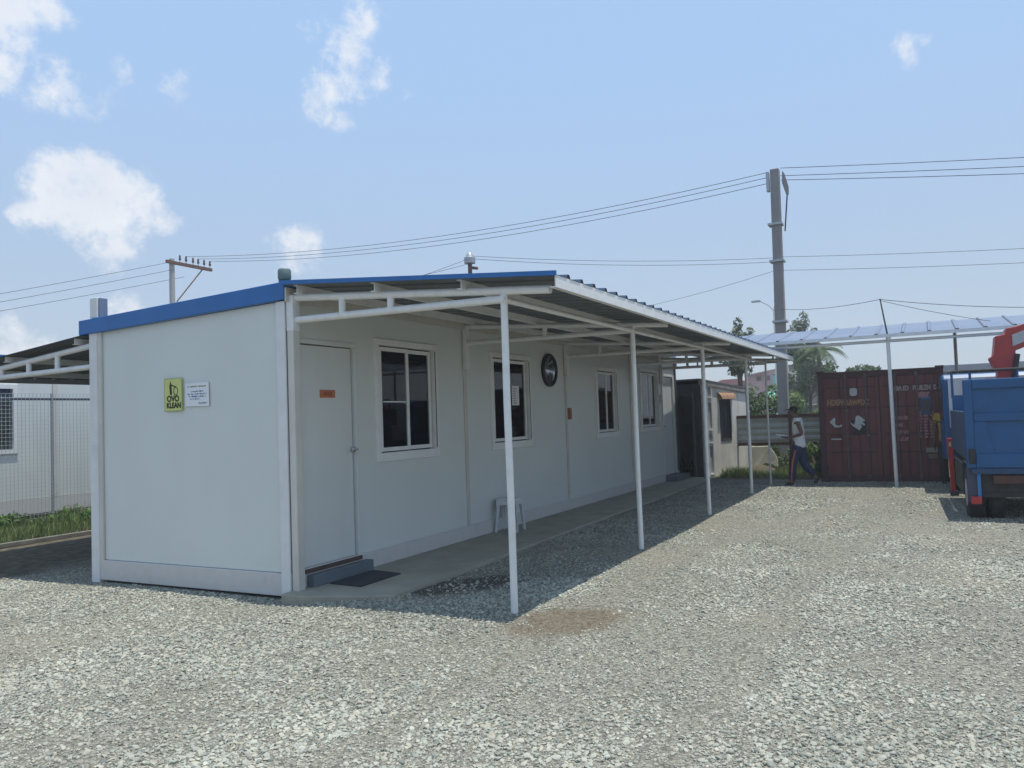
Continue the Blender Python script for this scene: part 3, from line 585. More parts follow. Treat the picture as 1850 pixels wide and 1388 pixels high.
mb = MB(); mb.bar((-2.0, 6.72, .04), (12, 6.8, .02), .06, .07); tag(mb.build('kerb', paint('dirty_kerb_concrete', (.20, .19, .165), .9, var=.2, scale=5, bump=.3, bscale=50, dirt=(.1, .095, .075), dscale=6, damt=.6), bevel=.01), kind='structure')

def blades(n_, xr, yr, hmin, hmax, w):
    mb = MB()
    for _ in range(n_):
        x, y = random.uniform(*xr), random.uniform(*yr); h = random.uniform(hmin, hmax) * (.5 + .9 * (.5 + .5 * math.sin(x * 2.1) * math.sin(y * 1.7))); a = random.uniform(0, 6.283); lx, ly = random.gauss(0, .35) * h, random.gauss(0, .35) * h; c, s_ = math.cos(a) * w, math.sin(a) * w; z = g(x, y)
        mb.add([(x - c, y - s_, z), (x + c, y + s_, z), (x + lx * .4 + c * .7, y + ly * .4 + s_ * .7, z + h * .6), (x + lx * .4 - c * .7, y + ly * .4 - s_ * .7, z + h * .6), (x + lx, y + ly, z + h)], [(0, 1, 2, 3), (3, 2, 4)])
    return mb
def leaf_cloud(n_, c, rx, ry, rz, size, seed, clumps=14, zmin=None, mb=None):
    rr = random.Random(seed); mb = mb or MB(); cs = []
    for _ in range(clumps):
        while True:
            p = Vector((rr.uniform(-1, 1), rr.uniform(-1, 1), rr.uniform(-1, 1)))
            if .35 < p.length < 1: break
        cs.append((p, rr.uniform(.22, .42)))
    for i in range(n_):
        p, r = cs[rr.randrange(clumps)]; d = Vector((rr.gauss(0, 1), rr.gauss(0, 1), rr.gauss(0, 1))).normalized() * r * rr.uniform(.4, 1) ** .5
        q = p + d; pos = Vector((c[0] + q.x * rx, c[1] + q.y * ry, c[2] + q.z * rz))
        if zmin is not None and pos.z < zmin: continue
        s_ = size * rr.uniform(.6, 1.3); nrm = (d.normalized() + Vector((rr.gauss(0, .6), rr.gauss(0, .6), rr.gauss(.3, .6)))).normalized(); u = nrm.orthogonal().normalized(); v = nrm.cross(u); a = rr.uniform(0, 6.283); u, v = u * math.cos(a) + v * math.sin(a), v * math.cos(a) - u * math.sin(a)
        mb.add([pos - u * s_, pos + v * s_ * .42, pos + u * s_, pos - v * s_ * .42], [(0, 1, 2, 3)])
    return mb
M_grass = leaf_mat('grass_blade', (.06, .11, .03), (.22, .27, .09)); M_weed = leaf_mat('weed_leaf', (.05, .11, .025), (.19, .29, .08)); M_leafd = leaf_mat('dark_leaf', (.045, .085, .03), (.14, .19, .075)); M_leafl = leaf_mat('light_leaf', (.07, .13, .04), (.22, .28, .10))
M_leafg = leaf_mat('greyish_leaf', (.09, .12, .075), (.24, .27, .17))
tag(blades(15000, (-1, 9.5), (6.85, 9.9), .05, .26, .007).build('grass', M_grass, fixn=False), 'patchy green grass below the mesh fence at left', 'grass', kind='stuff')
mb = MB()
for i in range(60): leaf_cloud(60, (random.uniform(.5, 9), random.uniform(7.6, 9.6), .1), .28, .22, .16, .05, 50 + i, 5, 0, mb)
tag(mb.build('weeds', M_weed, fixn=False), 'low leafy weeds growing along the neighbour cabin at left', 'weeds', kind='stuff')
tag(blades(7000, (13.6, 16.5), (-3.4, -.9), .04, .2, .006).build('grass', M_grass, fixn=False), 'rough green grass at the foot of the corrugated fence', 'grass', kind='stuff')
#PART2
# ================================================================== yard canopy across the far end
def swap_xy(mb): mb.v = [(y, x, z) for x, y, z in mb.v]; return mb
yc = thing('yard_canopy', 'pale blue sheet roof on thin posts over the shipping container', 'canopy')
yr = swap_xy(ribbed_sheet(-13, -.25, 11.62, 3.045, 14.0, 3.44, .47, .028)).build('roof_sheet', M_bluefaded, yc, fixn=False)
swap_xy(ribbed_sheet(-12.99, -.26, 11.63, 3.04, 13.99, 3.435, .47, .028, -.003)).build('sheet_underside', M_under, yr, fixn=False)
MB().box((11.60, -13, 2.985), (11.612, -.25, 3.05)).build('fascia', M_tubew, yc)
MB().tube((11.72, -13, 2.915), (11.72, -.3, 2.925), .03, n=10).build('beam', M_tubew, yc, smooth=True)
for x in (12.5, 13.3, 13.9):
    z = 3.045 + (x - 11.62) * .166; MB().box((x, -12.9, z - .075), (x + .04, -.3, z - .01)).build('purlin', M_tubew, yc)
for y in (-1.2, -4.8, -8.6, -12.4):
    MB().bar((11.62, y, 2.96), (14.0, y, 3.36), .05, .06).build('rafter', M_tubew, yc)
    if y < -2: MB().tube((11.72, y + .0, -.03), (11.72, y + .02, 3.0), .036, n=12).build('post', M_tubew, yc, smooth=True)
    if y < -2: MB().tube((13.85, y if y != -4.8 else -6.0, 0), (13.85, y if y != -4.8 else -6.0, 3.3), .034, n=10).build('post', M_galv, yc, smooth=True)
tr = MB().tube((13.4, .15, 2.735), (13.4, -2.4, 2.735), .028, n=10).build('end_truss', M_galv, yc, smooth=True)
MB().tube((13.4, .15, 2.935), (13.4, -2.4, 2.93), .026, n=10).build('chord', M_galv, tr, smooth=True)
for y in (-.02, -.55, -1.21, -1.8, -2.3): MB().tube((13.4, y, 2.735), (13.4, y, 2.935), .022, n=8).build('strut', M_galv, tr, smooth=True)
mb = MB(); mb.tube((11.72, -4.79, 2.95), (11.9, -4.67, 3.79), .017, .012, 8); tag(mb.build('antenna_rod', M_black, smooth=True), 'thin black rod rising above the pale blue yard roof', 'rod')

# ================================================================== shipping container
sc_ = thing('shipping_container', 'dark red shipping container with peeling stickers, doors facing the yard', 'container', (12.75, -4.52, .06))
M_red = paint('container_red', (.165, .045, .040), .55, var=.12, scale=3, dirt=(.085, .03, .028), dscale=3, damt=.55, streak=True)
M_reddark = paint('container_frame_red', (.085, .026, .03), .6, var=.15, scale=5, dirt=(.05, .03, .03), dscale=6, damt=.5)
M_bar = paint('locking_bar_grey', (.13, .105, .10), .5, var=.15, scale=8, dirt=(.16, .07, .05), dscale=12, damt=.5)
M_inkd = paint('dark_blotch', (.03, .022, .024), .8, var=.2, scale=20)
HW, HT, LN = 1.21, 2.34, 6.0
for sy in (-1, 1): MB().box((0, sy * HW, 0), (.10, sy * (HW - .11), HT)).build('corner_post', M_reddark, sc_, bevel=.006); MB().box((LN - .1, sy * HW, 0), (LN, sy * (HW - .11), HT)).build('corner_post', M_reddark, sc_)
MB().box((0.005, -HW + .11, HT - .13), (.10, HW - .11, HT)).build('header', M_reddark, sc_, bevel=.006); MB().box((0.005, -HW + .11, 0), (.10, HW - .11, .12)).build('sill', M_reddark, sc_, bevel=.006)
for sy in (-1, 1):
    for z in (-.0, HT): MB().box((-.015, sy * (HW + .012), z - .02 if z else -.03), (.17, sy * (HW - .15), z + .03 if z else .10)).build('corner_casting', M_reddark, sc_, bevel=.008)
def corrugated(p0, along, upv, width, height, pitch, depth, nrm):
    prof = []; x = 0
    while x < width:
        for dx, d in ((0, 0), (pitch * .3, 0), (pitch * .45, depth), (pitch * .8, depth), (pitch * .95, 0)):
            if x + dx <= width: prof.append((x + dx, d))
        x += pitch
    prof.append((width, 0)); mb = MB(); p0, along, upv, nrm = Vector(p0), Vector(along), Vector(upv), Vector(nrm)
    for x, d in prof: q = p0 + along * x + nrm * d; mb.v += [tuple(q), tuple(q + upv * height)]
    mb.f = [(2 * i, 2 * i + 1, 2 * i + 3, 2 * i + 2) for i in range(len(prof) - 1)]; return mb
for sy in (-1, 1): corrugated((.1, sy * (HW - .02), .1), (1, 0, 0), (0, 0, 1), LN - .2, HT - .2, .28, .035, (0, -sy, 0)).build('side_wall', M_red, sc_, fixn=False); MB().box((.1, sy * HW, HT - .1), (LN - .1, sy * (HW - .07), HT - .005)).build('top_rail', M_reddark, sc_)
MB().box((.1, -HW + .02, HT - .05), (LN - .02, HW - .02, HT - .02)).build('roof', M_red, sc_); MB().box((LN - .06, -HW + .1, .1), (LN - .02, HW - .1, HT - .1)).build('end_wall', M_red, sc_)
MB().box((.03, -.035, .12), (.06, .035, HT - .13)).build('gap_light_block', M_inkd, sc_)  # dark backing added to stop light showing through the door gap
for sy, nm in ((1, 'left'), (-1, 'right')):
    y0, y1 = sy * .012, sy * (HW - .115)
    d = corrugated((.035, y1 if sy > 0 else y0, .125), (0, -1, 0), (0, 0, 1), abs(y1 - y0), HT - .26, .36, .022, (1, 0, 0)).build('door', M_red, sc_, fixn=False)
    for z in (.62, 1.0, 1.56, 2.0): MB().box((.022, y0, z - .012), (.037, y1, z + .012)).build('door_groove', M_reddark, d)
    mb = MB(); mb.box((.012, y0, .125), (.034, y0 + sy * .06, HT - .135)); mb.box((.012, y1 - sy * .05, .125), (.034, y1, HT - .135)); mb.build('door_edge', M_red, d)
    for yb in (.26, .66):
        b = MB().tube((-.012, sy * (yb + (.0 if sy > 0 else .05)), .06), (-.012, sy * (yb + (.0 if sy > 0 else .05)), HT - .06), .017, n=10).build('locking_bar', M_bar, d, smooth=True)
        y = sy * (yb + (.0 if sy > 0 else .05))
        MB().box((-.03, y - .045, .95), (-.006, y + .02, 1.0)).build('bar_handle', M_bar, d)
        for z in (.12, .7, 1.5, HT - .12): MB().box((-.02, y - .03, z - .03), (.02, y + .03, z + .03)).build('bar_bracket', M_bar, d)
    for z in (.3, .85, 1.4, 1.95): MB().box((-.01, y1 - sy * .03, z - .05), (.03, y1 + sy * .07, z + .05)).build('hinge', M_reddark, d)
    if sy > 0: dl = d
    else: dr = d
M_amber = paint('faded_amber_lettering', (.36, .19, .10), .7, var=.25, scale=20); M_wht = paint('peeling_white_sticker', (.55, .56, .55), .7, var=.12, scale=15); M_pink = paint('faded_pink_lettering', (.42, .20, .20), .7, var=.2, scale=20); M_tan = paint('faded_tan_lettering', (.42, .33, .30), .7, var=.2, scale=20)
text_mesh('lettering', 'NDEPAL', M_amber, dl, .17, face_minus_x((.010, .83, 1.68)), .66, .011); text_mesh('lettering', 'ARWBDC', M_amber, dl, .16, face_minus_x((.010, .44, 1.67)), .66, .011)
text_mesh('lettering', 'NIA ED', M_tan, dr, .13, face_minus_x((.010, -.42, 1.93)), .66, .009); text_mesh('lettering', 'FLUILZN', M_tan, dr, .13, face_minus_x((.010, -.80, 1.93)), .66, .009); text_mesh('lettering', 'D', M_tan, dr, .12, face_minus_x((.010, -1.05, 1.93)), .7, .009)
for i, (tx, zz) in enumerate((('MAX.GR', 1.32), ('TARE', 1.17), ('NET WT', 1.02), ('CU.CAP', .88))): text_mesh('lettering', tx, M_pink, dr, .095, face_minus_x((.010, -.40 if i != 1 else -.34, zz)), .66, .007)
mb = MB(); rr = random.Random(4)
for c in range(3):
    for r in range(9): mb.box((.008, -.70 - c * .11, .90 + r * .062), (.0115, -.70 - c * .11 - rr.uniform(.055, .085), .90 + r * .062 + .04))
tag(mb.build('weight_table', M_pink, dr), kind='stuff')
def sticker(name, pts, mat, par, x=.006): return MB().prism([(x, y, z) for y, z in pts], (.004, 0, 0)).build(name, mat, par)
sticker('sticker', [(.50 + .075 * math.copysign(abs(math.cos(a)) ** .5, math.cos(a)), 1.90 + .085 * math.copysign(abs(math.sin(a)) ** .5, math.sin(a))) for a in [i * .3927 for i in range(16)]], M_wht, dl)
sticker('peeled_sticker', [(1.00, 1.27), (.97, 1.31), (.90, 1.37), (.885, 1.33), (.895, 1.24), (.87, 1.20), (.80, 1.19), (.77, 1.22), (.755, 1.20), (.77, 1.165), (.83, 1.155), (.88, 1.16), (.90, 1.15), (.94, 1.2)], M_wht, dl)
sticker('dark_patch', [(.57, 1.30), (.26, 1.30), (.26, 1.0), (.57, 1.0)], M_inkd, dl, .0095)
sticker('peeled_sticker', [(.60, 1.27), (.52, 1.20), (.49, 1.29), (.48, 1.37), (.43, 1.40), (.37, 1.36), (.30, 1.29), (.31, 1.27), (.36, 1.28), (.30, 1.20), (.32, 1.18), (.40, 1.22), (.36, 1.16), (.42, 1.08), (.47, 1.12), (.55, 1.18)], M_wht, dl, .004)
sticker('paint_strip', [(.985, .915), (.78, .915), (.78, .89), (.985, .89)], M_wht, dl)
sticker('plate', [(-.82, .70), (-1.03, .70), (-1.03, .60), (-.82, .60)], paint('pale_plate', (.30, .26, .22), .6, var=.2, scale=20), dr); sticker('plate', [(-.86, .57), (-1.02, .57), (-1.02, .48), (-.86, .48)], paint('worn_plate', (.20, .16, .12), .6, var=.3, scale=30), dr)
sticker('label_patch', [(-.72, 1.84), (-.95, 1.84), (-.95, 1.73), (-.72, 1.73)], M_pink, dr)

# ================================================================== shack beyond the office
sh = thing('white_shack', 'old stained white shack with rusty window awning beyond the office end', 'shack', (13.75, -.5, 0), -.2286)
M_lime = paint('stained_whitewash', (.80, .77, .69), .9, var=.1, scale=2.5, bump=.2, bscale=30, dirt=(.42, .37, .30), dscale=3.2, damt=.5, streak=True)
M_dk = paint('dark_weathered_wood', (.065, .065, .065), .8, var=.25, scale=8)
def wz(x): return 2.36 - .075 * x
mb = MB()
for x0, x1, z0, z1 in ((.56, 1.0, 0, None), (1.6, 2.55, 0, None), (1.0, 1.6, 0, .9), (1.0, 1.6, 1.92, None)):
    za, zb = (wz(x0), wz(x1)) if z1 is None else (z1, z1)
    mb.prism([(x0, 0, z0), (x1, 0, z0), (x1, 0, zb), (x0, 0, za)], (0, .09, 0))
mb.build('front_wall', M_lime, sh)
MB().box((2.46, .09, 0), (2.55, 2.4, wz(2.55))).build('end_wall', M_lime, sh); MB().box((.0, 2.32, 0), (2.45, 2.4, 2.2)).build('back_wall', M_lime, sh)
MB().prism([(-.12, -.045, wz(-.12) + .05), (2.66, -.045, wz(2.66) + .05), (2.66, -.045, wz(2.66) + .09), (-.12, -.045, wz(-.12) + .09)], (0, 2.6, 0)).build('roof', paint('old_roof_sheet', (.16, .15, .145), .8, var=.25, scale=6, dirt=(.25, .22, .2), dscale=5, damt=.5), sh)
MB().prism([(-.10, -.04, wz(-.1) - .05), (2.62, -.04, wz(2.6) - .05), (2.62, -.04, wz(2.6) + .045), (-.10, -.04, wz(-.1) + .045)], (0, .035, 0)).build('eave_board', paint('weathered_board', (.30, .28, .25), .9, var=.3, scale=9), sh)
# window with boards
wd = MB(); ring_xz(wd, .99, 1.61, .89, 1.93, .05, -.012, .05); wd = wd.build('window', M_dk, sh)
for i in range(5): MB().box((1.045 + i * .104, .02 + .006 * (i % 2), .945), (1.045 + i * .104 + .097, .045, 1.875)).build('board', M_dk, wd)
mb = MB(); prof = [(0, -.0), (.05, -.03), (.10, -.09), (.13, -.17)]
for i in range(13):
    x = .90 + i * .07; 
    for d, dz in prof: mb.v.append((x, -d, 2.12 + dz + (.012 if i % 2 else 0)))
mb.f = [(i * 4 + j, (i + 1) * 4 + j, (i + 1) * 4 + j + 1, i * 4 + j + 1) for i in range(12) for j in range(3)]
aw = mb.build('awning', paint('rusty_awning_sheet', (.33, .20, .12), .8, var=.2, scale=9, dirt=(.17, .085, .05), dscale=10, damt=.8), sh, fixn=False); aw.modifiers.new('solid', 'SOLIDIFY').thickness = .006
# old panelled door section
pd = MB(); ring_xz(pd, .0, .56, .02, 2.32, .07, -.03, .05); pd.box((.07, -.03, .52 + .26), (.49, .05, .86)); pd.box((.07, -.03, 1.08), (.49, .05, 1.18)); pd.box((.07, -.03, 1.86), (.49, .05, 1.98)); pd.box((.25, -.028, .09), (.31, .05, 2.25))
pd = pd.build('panelled_door', paint('grey_door_paint', (.58, .58, .55), .7, var=.1, scale=5, dirt=(.2, .19, .17), dscale=7, damt=.5), sh)
for x0 in (.07, .31):
    for z0, z1 in ((.09, .78), (.86, 1.08), (1.18, 1.86), (1.98, 2.25)):
        MB().box((x0, .005, z0), (x0 + .18, .02, z1)).build('door_panel', paint('door_panel_grey', (.33, .34, .33), .75, var=.1, scale=6), pd); MB().box((x0 + .0, -.05, z0), (x0 + .18, .004, z0 + .03)).build('ledge', M_trimw, pd)
# side with dark doorway
mb = MB(); mb.box((-.06, .0, 0), (.02, .16, 2.34)); mb.box((-.04, .72, 0), (.03, 2.3, 2.34)); mb.box((-.05, .16, 2.06), (.02, .72, 2.34)); mb.build('side_wall', M_dk, sh)
mb = MB(); mb.box((-.075, .14, 0), (-.052, .20, 2.12)); mb.box((-.075, .66, 0), (-.052, .72, 2.12)); mb.build('door_jamb', paint('grey_jamb', (.12, .12, .12), .7, var=.2), sh)
MB().box((.0, .1, .0), (2.45, 2.3, .03)).build('floor_slab', M_dk, sh)

# ================================================================== corrugated fence, debris, undergrowth
fn = thing('corrugated_fence', 'pale corrugated sheet fence in a rusty frame behind the walking person', 'fence', (15.7, 0, 0))
M_zinc = paint('weathered_zinc', (.60, .63, .61), .55, var=.1, scale=3, dirt=(.42, .41, .37), dscale=4, damt=.4)
for i in range(7):
    y0 = -.55 - i * 1.72
    corrugated((.0, y0, .80), (0, 0, 1), (0, -1, 0), .66, 1.70, .165, .028, (-1, 0, 0)).build('sheet', M_zinc, fn, fixn=False)
    MB().box((-.07, y0 - .035, .0), (-.005, y0 + .035, 1.52)).build('post', M_rust, fn)
for z in (1.475, .765): MB().bar((-.03, -.4, z), (-.03, -12.8, z), .07, .075).build('rail', M_rust, fn)
mb = MB(); mb.prism([(14.78, -1.42, .22), (14.78, -1.62, .28), (14.80, -1.80, .33), (14.80, -1.93, .30), (14.80, -1.98, .26), (14.80, -2.07, .24), (14.84, -2.06, .40), (14.86, -1.99, .56), (14.88, -1.86, .74), (14.88, -1.42, .73)], (.05, 0, .01)); tag(mb.build('broken_panel', paint('cream_board', (.40, .39, .31), .8, var=.1, scale=4, dirt=(.2, .17, .12), dscale=5, damt=.5), bevel=.005), 'broken cream board leaning below the corrugated fence', 'board')
mb = MB(); mb.prism([(14.55, -1.40, .05), (14.50, -2.05, .05), (14.62, -2.0, .22), (14.70, -1.7, .31), (14.68, -1.42, .27)], (.12, 0, -.03)); tag(mb.build('rubble_slab', paint('mottled_rubble', (.18, .155, .11), .95, var=.35, scale=14, bump=.5, bscale=25)), 'mottled brown rubble slab in front of the broken cream board', 'rubble')
def bush(name, label, c, rx, ry, rz, n_, size, mat, seed, group=None, cat='bush'):
    o = thing(name, label, cat, (c[0], c[1], 0), 0, group); leaf_cloud(n_, (0, 0, c[2]), rx, ry, rz, size, seed, 16, .02).build('crown', mat, o, fixn=False)
    mb = MB(); rr = random.Random(seed)
    for k in range(5): a = rr.uniform(0, 6.28); mb.path([(0, 0, 0), (.3 * rx * math.cos(a), .3 * ry * math.sin(a), c[2] * .6), (.6 * rx * math.cos(a), .6 * ry * math.sin(a), c[2] * 1.2)], [.03, .02, .008], 6)
    mb.build('trunk', M_barkw, o); return o
M_barkw = paint('bark', (.12, .095, .07), .9, var=.2, scale=10, bump=.4)
bush('shrub', 'bright leafy shrub between the walking person and the red container', (14.6, -3.05, .55), .55, .42, .55, 2600, .05, M_weed, 21)
bush('shrub', 'dark low shrub under the corrugated fence beside the broken board', (16.3, -2.0, .45), .5, .6, .45, 1500, .05, M_leafd, 22)
for i, (x, y, z, r, lb) in enumerate(((22.5, .35, 1.25, 1.0, 'green bush above the fence, nearest the white shack'), (23.2, -.75, 1.15, .95, 'green bush above the fence, left of the concrete pole'), (22.8, -1.95, .95, .85, 'low green bush above the fence, between concrete pole and container'), (23.6, 1.6, 1.1, 1.0, 'green bush rising behind the white shack roof'))):
    bush('roadside_bush', lb, (x, y, z), r, r, z * .95, 3000, .085, (M_leafd, M_leafl)[i % 2], 30 + i, 'bushes beyond the fence')
tag(blades(5000, (16, 21.5), (-4, 2), .1, .5, .012).build('grass', M_grass, fixn=False), 'tall rough grass beyond the corrugated fence', 'grass', kind='stuff')

def tree(name, label, x, y, h, r, rz, mat, seed, n_=2600, size=.16, cat='tree', lean=0.):
    o = thing(name, label, cat, (x, y, 0), 0, 'trees beyond the yard'); rr = random.Random(seed); mb = MB(); zc = h - rz
    mb.path([(0, 0, 0), (lean * .3, .05, zc * .4), (lean * .6, -.05, zc * .8), (lean, 0, h - rz * .5)], [.14, .11, .08, .03], 8)
    for k in range(7):
        a = rr.uniform(0, 6.28); e = rr.uniform(.45, .85); b0 = Vector((lean * .6, 0, zc * rr.uniform(.6, .95))); b1 = Vector((lean + r * e * math.cos(a), r * e * math.sin(a), zc + rz * rr.uniform(-.3, .7)))
        mb.path([b0, (b0 + b1) / 2 + Vector((0, 0, .1)), b1], [.05, .035, .012], 6)
    mb.build('trunk', M_barkw, o); leaf_cloud(n_, (lean, 0, zc), r, r, rz, size, seed, 20).build('crown', mat, o, fixn=False); return o
tree('small_tree', 'slender tree whose top shows above the near end of the yard roof', 25.5, .95, 5.0, .62, 1.0, M_leafg, 41, 1700, .09)
tree('round_tree', 'grey-green tree top right of the concrete pole above the blue roof', 45, 1.15, 6.9, 1.0, 1.7, M_leafg, 42, 2400, .14)
tree('dark_tree', 'dense dark tree between the pole and the red container', 40, .25, 5.0, 1.25, 2.1, M_leafd, 43, 3600, .14)
tree('low_tree', 'low rounded green tree showing over the container roof', 45, -2.5, 4.0, 1.5, .9, M_leafd, 44, 2400, .14)
pt = thing('palm_tree', 'palm with drooping fronds left of the red container', 'palm tree', (38, -.55, 0), 0, 'trees beyond the yard')
mb = MB(); mb.path([(0, 0, 0), (.05, .1, 1.6), (.0, .05, 3.2), (.0, 0, 4.55)], [.16, .12, .11, .09], 10); mb.build('trunk', M_barkw, pt, smooth=True)
for k in range(15):
    a = k * 2.39996; e = .9 - .1 * (k % 7); mb = MB(); L_ = 1.55; pts = []
    for j in range(9):
        t_ = j / 8; rr_ = L_ * t_ * (1 - .12 * t_); zz = 4.5 + L_ * (e * t_ - (.75 + .1 * (k % 3)) * t_ * t_); pts.append(Vector((rr_ * math.cos(a), rr_ * math.sin(a), zz)))
    mb.path(pts, [.022 * (1 - .1 * j) for j in range(9)], 4); sd_ = Vector((-math.sin(a), math.cos(a), 0))
    for j in range(1, 9):
        for q in range(4):
            p_ = pts[j - 1].lerp(pts[j], q / 4); dirv = (pts[j] - pts[j - 1]).normalized(); ll = .38 * math.sin(min(1, (j - 1 + q / 4) / 8 + .12) * 2.9) + .06
            for s_ in (-1, 1):
                tip = p_ + sd_ * s_ * ll * .75 + dirv * ll * .5 - Vector((0, 0, ll * .45)); w_ = dirv * .022
                mb.add([p_ - w_, p_ + w_, tip], [(0, 1, 2)])
    mb.build('frond', M_leafd, pt, fixn=False)

# ================================================================== houses in the distance
M_pinkw = paint('pink_wall', (.62, .40, .40), .85, var=.08, scale=.6, dirt=(.5, .33, .33), dscale=.8, damt=.3, streak=True); M_teal = paint('teal_wall', (.22, .52, .54), .8, var=.08, scale=.6); M_green = paint('green_sheet', (.12, .48, .36), .6, var=.1, scale=2)
M_brownw = paint('brown_wall', (.14, .115, .105), .85, var=.2, scale=1.2); M_tanw = paint('tan_wall', (.58, .50, .38), .85, var=.08, scale=.8); M_whitee = paint('white_eave', (.68, .68, .66), .7, var=.05); M_win = paint('dark_window_glass', (.03, .032, .036), .25, var=.1); M_redr = paint('red_roof_sheet', (.42, .13, .12), .6, var=.1, scale=1); M_greyw = paint('grey_block_wall', (.22, .21, .2), .9, var=.15, scale=1)
def far_window(par, x, y, z, w, h, ledge=True):
    f = MB(); ring_xz(f, -w / 2, w / 2, 0, h, .07, -.03, .04); f.v = [(x + b_, y - a_, z + c_) for a_, b_, c_ in f.v]; f = f.build('window', M_brownw, par)
    MB().box((x - .012, y - w / 2 + .05, z + .05), (x + .02, y + w / 2 - .05, z + h - .05)).build('pane', M_win, f)
    if ledge: MB().box((x - .10, y - w / 2 - .06, z - .08), (x, y + w / 2 + .06, z - .01)).build('sill', M_whitee, f)
h1 = thing('pink_house', 'two storey pink house in the distance left of the concrete pole', 'house', (80, 9.7, 0))
MB().prism([(0, -.25, 0), (0, 1.65, 0), (0, 1.65, 5.15), (0, -.25, 5.5)], (5, 0, 0)).build('wall', M_pinkw, h1); MB().prism([(-.6, -1.5, 0), (-.6, -.26, 0), (-.6, -.26, 5.5), (-.6, -1.5, 5.65)], (5, 0, 0)).build('front_wall', M_pinkw, h1)
MB().prism([(-.75, -1.62, 5.66), (-.75, 1.75, 5.14), (-.75, 1.75, 5.24), (-.75, -1.62, 5.78)], (6, 0, 0)).build('roof', paint('pink_grey_roof', (.48, .33, .32), .7, var=.1), h1)
far_window(h1, -.02, .42, 4.62, .5, .45, False); far_window(h1, -.62, -.55, 4.62, .45, .5, False); far_window(h1, -.62, -.72, 3.62, .8, .45)
MB().box((-.5, -.2, 3.05), (0, 1.7, 3.14)).build('canopy_ledge', M_pinkw, h1)
h2 = thing('teal_house', 'teal house with green sheet awning half hidden by the concrete pole', 'house', (77, 7.5, 0))
MB().box((0, -.75, 0), (4, .75, 5.0)).build('wall', M_teal, h2); MB().box((-.02, -.85, 5.0), (4.1, .8, 5.12)).build('roof', M_greyw, h2); far_window(h2, -.02, -.35, 3.6, .5, .6); MB().prism([(-1.2, .1, 2.75), (-1.2, 1.4, 2.75), (-.4, 1.4, 3.35), (-.4, .1, 3.35)], (.05, 0, .03)).build('awning', M_green, h2); MB().box((-1.2, .0, 2.62), (-1.1, 1.5, 2.74)).build('awning_edge', M_whitee, h2)
h3 = thing('brown_house', 'dark brown house with tan upper storey and white eaves right of pole', 'house', (78, 5.5, 0))
MB().box((0, -1.7, 0), (5, 1.5, 4.35)).build('wall', M_brownw, h3); MB().box((.5, -.9, 4.35), (5, 1.5, 5.35)).build('upper_wall', M_tanw, h3); MB().box((.8, -1.2, 5.36), (5, 1.5, 6.05)).build('attic_wall', M_brownw, h3)
MB().box((-.35, -1.2, 4.25), (0, 1.55, 4.36)).build('eave', M_whitee, h3); MB().box((-.3, -.6, 3.0), (-.01, 1.5, 3.12)).build('eave', M_tanw, h3); MB().box((-.7, -.3, 2.05), (-.01, 1.3, 2.14)).build('eave', M_whitee, h3); MB().box((-.7, -1.4, 1.95), (-.01, -.31, 2.03)).build('eave', M_whitee, h3)
for y in (1.0, .3, -.4, -1.1): far_window(h3, -.02, y, 3.3, .5, .75, False)
far_window(h3, .48, -.45, 4.6, .5, .6, False); far_window(h3, -.02, .6, 2.25, .9, .55, False)
h4 = thing('red_roof_house', 'low grey house with rounded red roof behind the white shack', 'house', (80, 13.2, 0))
MB().box((0, -1.9, 0), (5, 1.5, 4.35)).build('wall', M_greyw, h4); MB().prism([(-.5, -2.3, 4.3), (-.5, -1.9, 4.62), (-.5, -.9, 4.95), (-.5, .6, 4.9), (-.5, 1.3, 4.65), (-.5, 1.75, 4.35)], (6, 0, 0)).build('roof', M_redr, h4); far_window(h4, -.02, -.6, 3.3, .7, .6)
sg = thing('grey_shed', 'long grey flat-roofed shed behind the truck and container', 'shed', (20, -7.6, 0))
MB().box((0, -2.5, 0), (4, 1.6, 2.5)).build('wall', M_greyw, sg); MB().box((-.25, -2.7, 2.52), (4.2, 1.78, 2.72)).build('roof', M_galv, sg, bevel=.01); MB().box((-.015, -1.2, .0), (.0, -.3, 2.0)).build('door', M_brownw, sg)

# ================================================================== poles and overhead wires
up_ = thing('concrete_pole', 'tall square concrete utility pole rising behind the fence', 'utility pole', (19, -1.6, 0))
mb = MB(); b0, b1 = .15, .125
mb.add([(-b0, -b0, 0), (b0, -b0, 0), (b0, b0, 0), (-b0, b0, 0), (-b1, -b1 - .09, 8.78), (b1, -b1 - .09, 8.78), (b1, b1 - .09, 8.78), (-b1, b1 - .09, 8.78)], [(0, 3, 2, 1), (4, 5, 6, 7), (0, 1, 5, 4), (1, 2, 6, 5), (2, 3, 7, 6), (3, 0, 4, 7)]); mb.build('shaft', M_cpole, up_, bevel=.015)
MB().box((-.1, .08, 8.15), (.1, .16, 8.72)).build('bracket', M_galv, up_); mb = MB(); mb.prism([(-.03, -.30, 8.72), (-.03, -.36, 8.62), (-.03, -.46, 8.2), (-.03, -.45, 7.98), (-.03, -.38, 7.98), (-.03, -.28, 8.35)], (.08, 0, 0)); mb.build('side_arm', M_cpole, up_, bevel=.01)
mb = MB(); mb.path([(0, -.41, 7.98), (0, -.36, 7.5), (0, -.30, 6.9)], .02, 6); mb.build('drop_cable', M_wire, up_)
for z in (6.0, 7.1, 4.2): MB().box((-.195, -.25, z), (.195, .16, z + .06)).build('band', M_galv, up_)
lp = thing('crossarm_pole', 'thin grey pole with rusty crossarm and insulators behind the office roof', 'utility pole', (19.75, 25, 0))
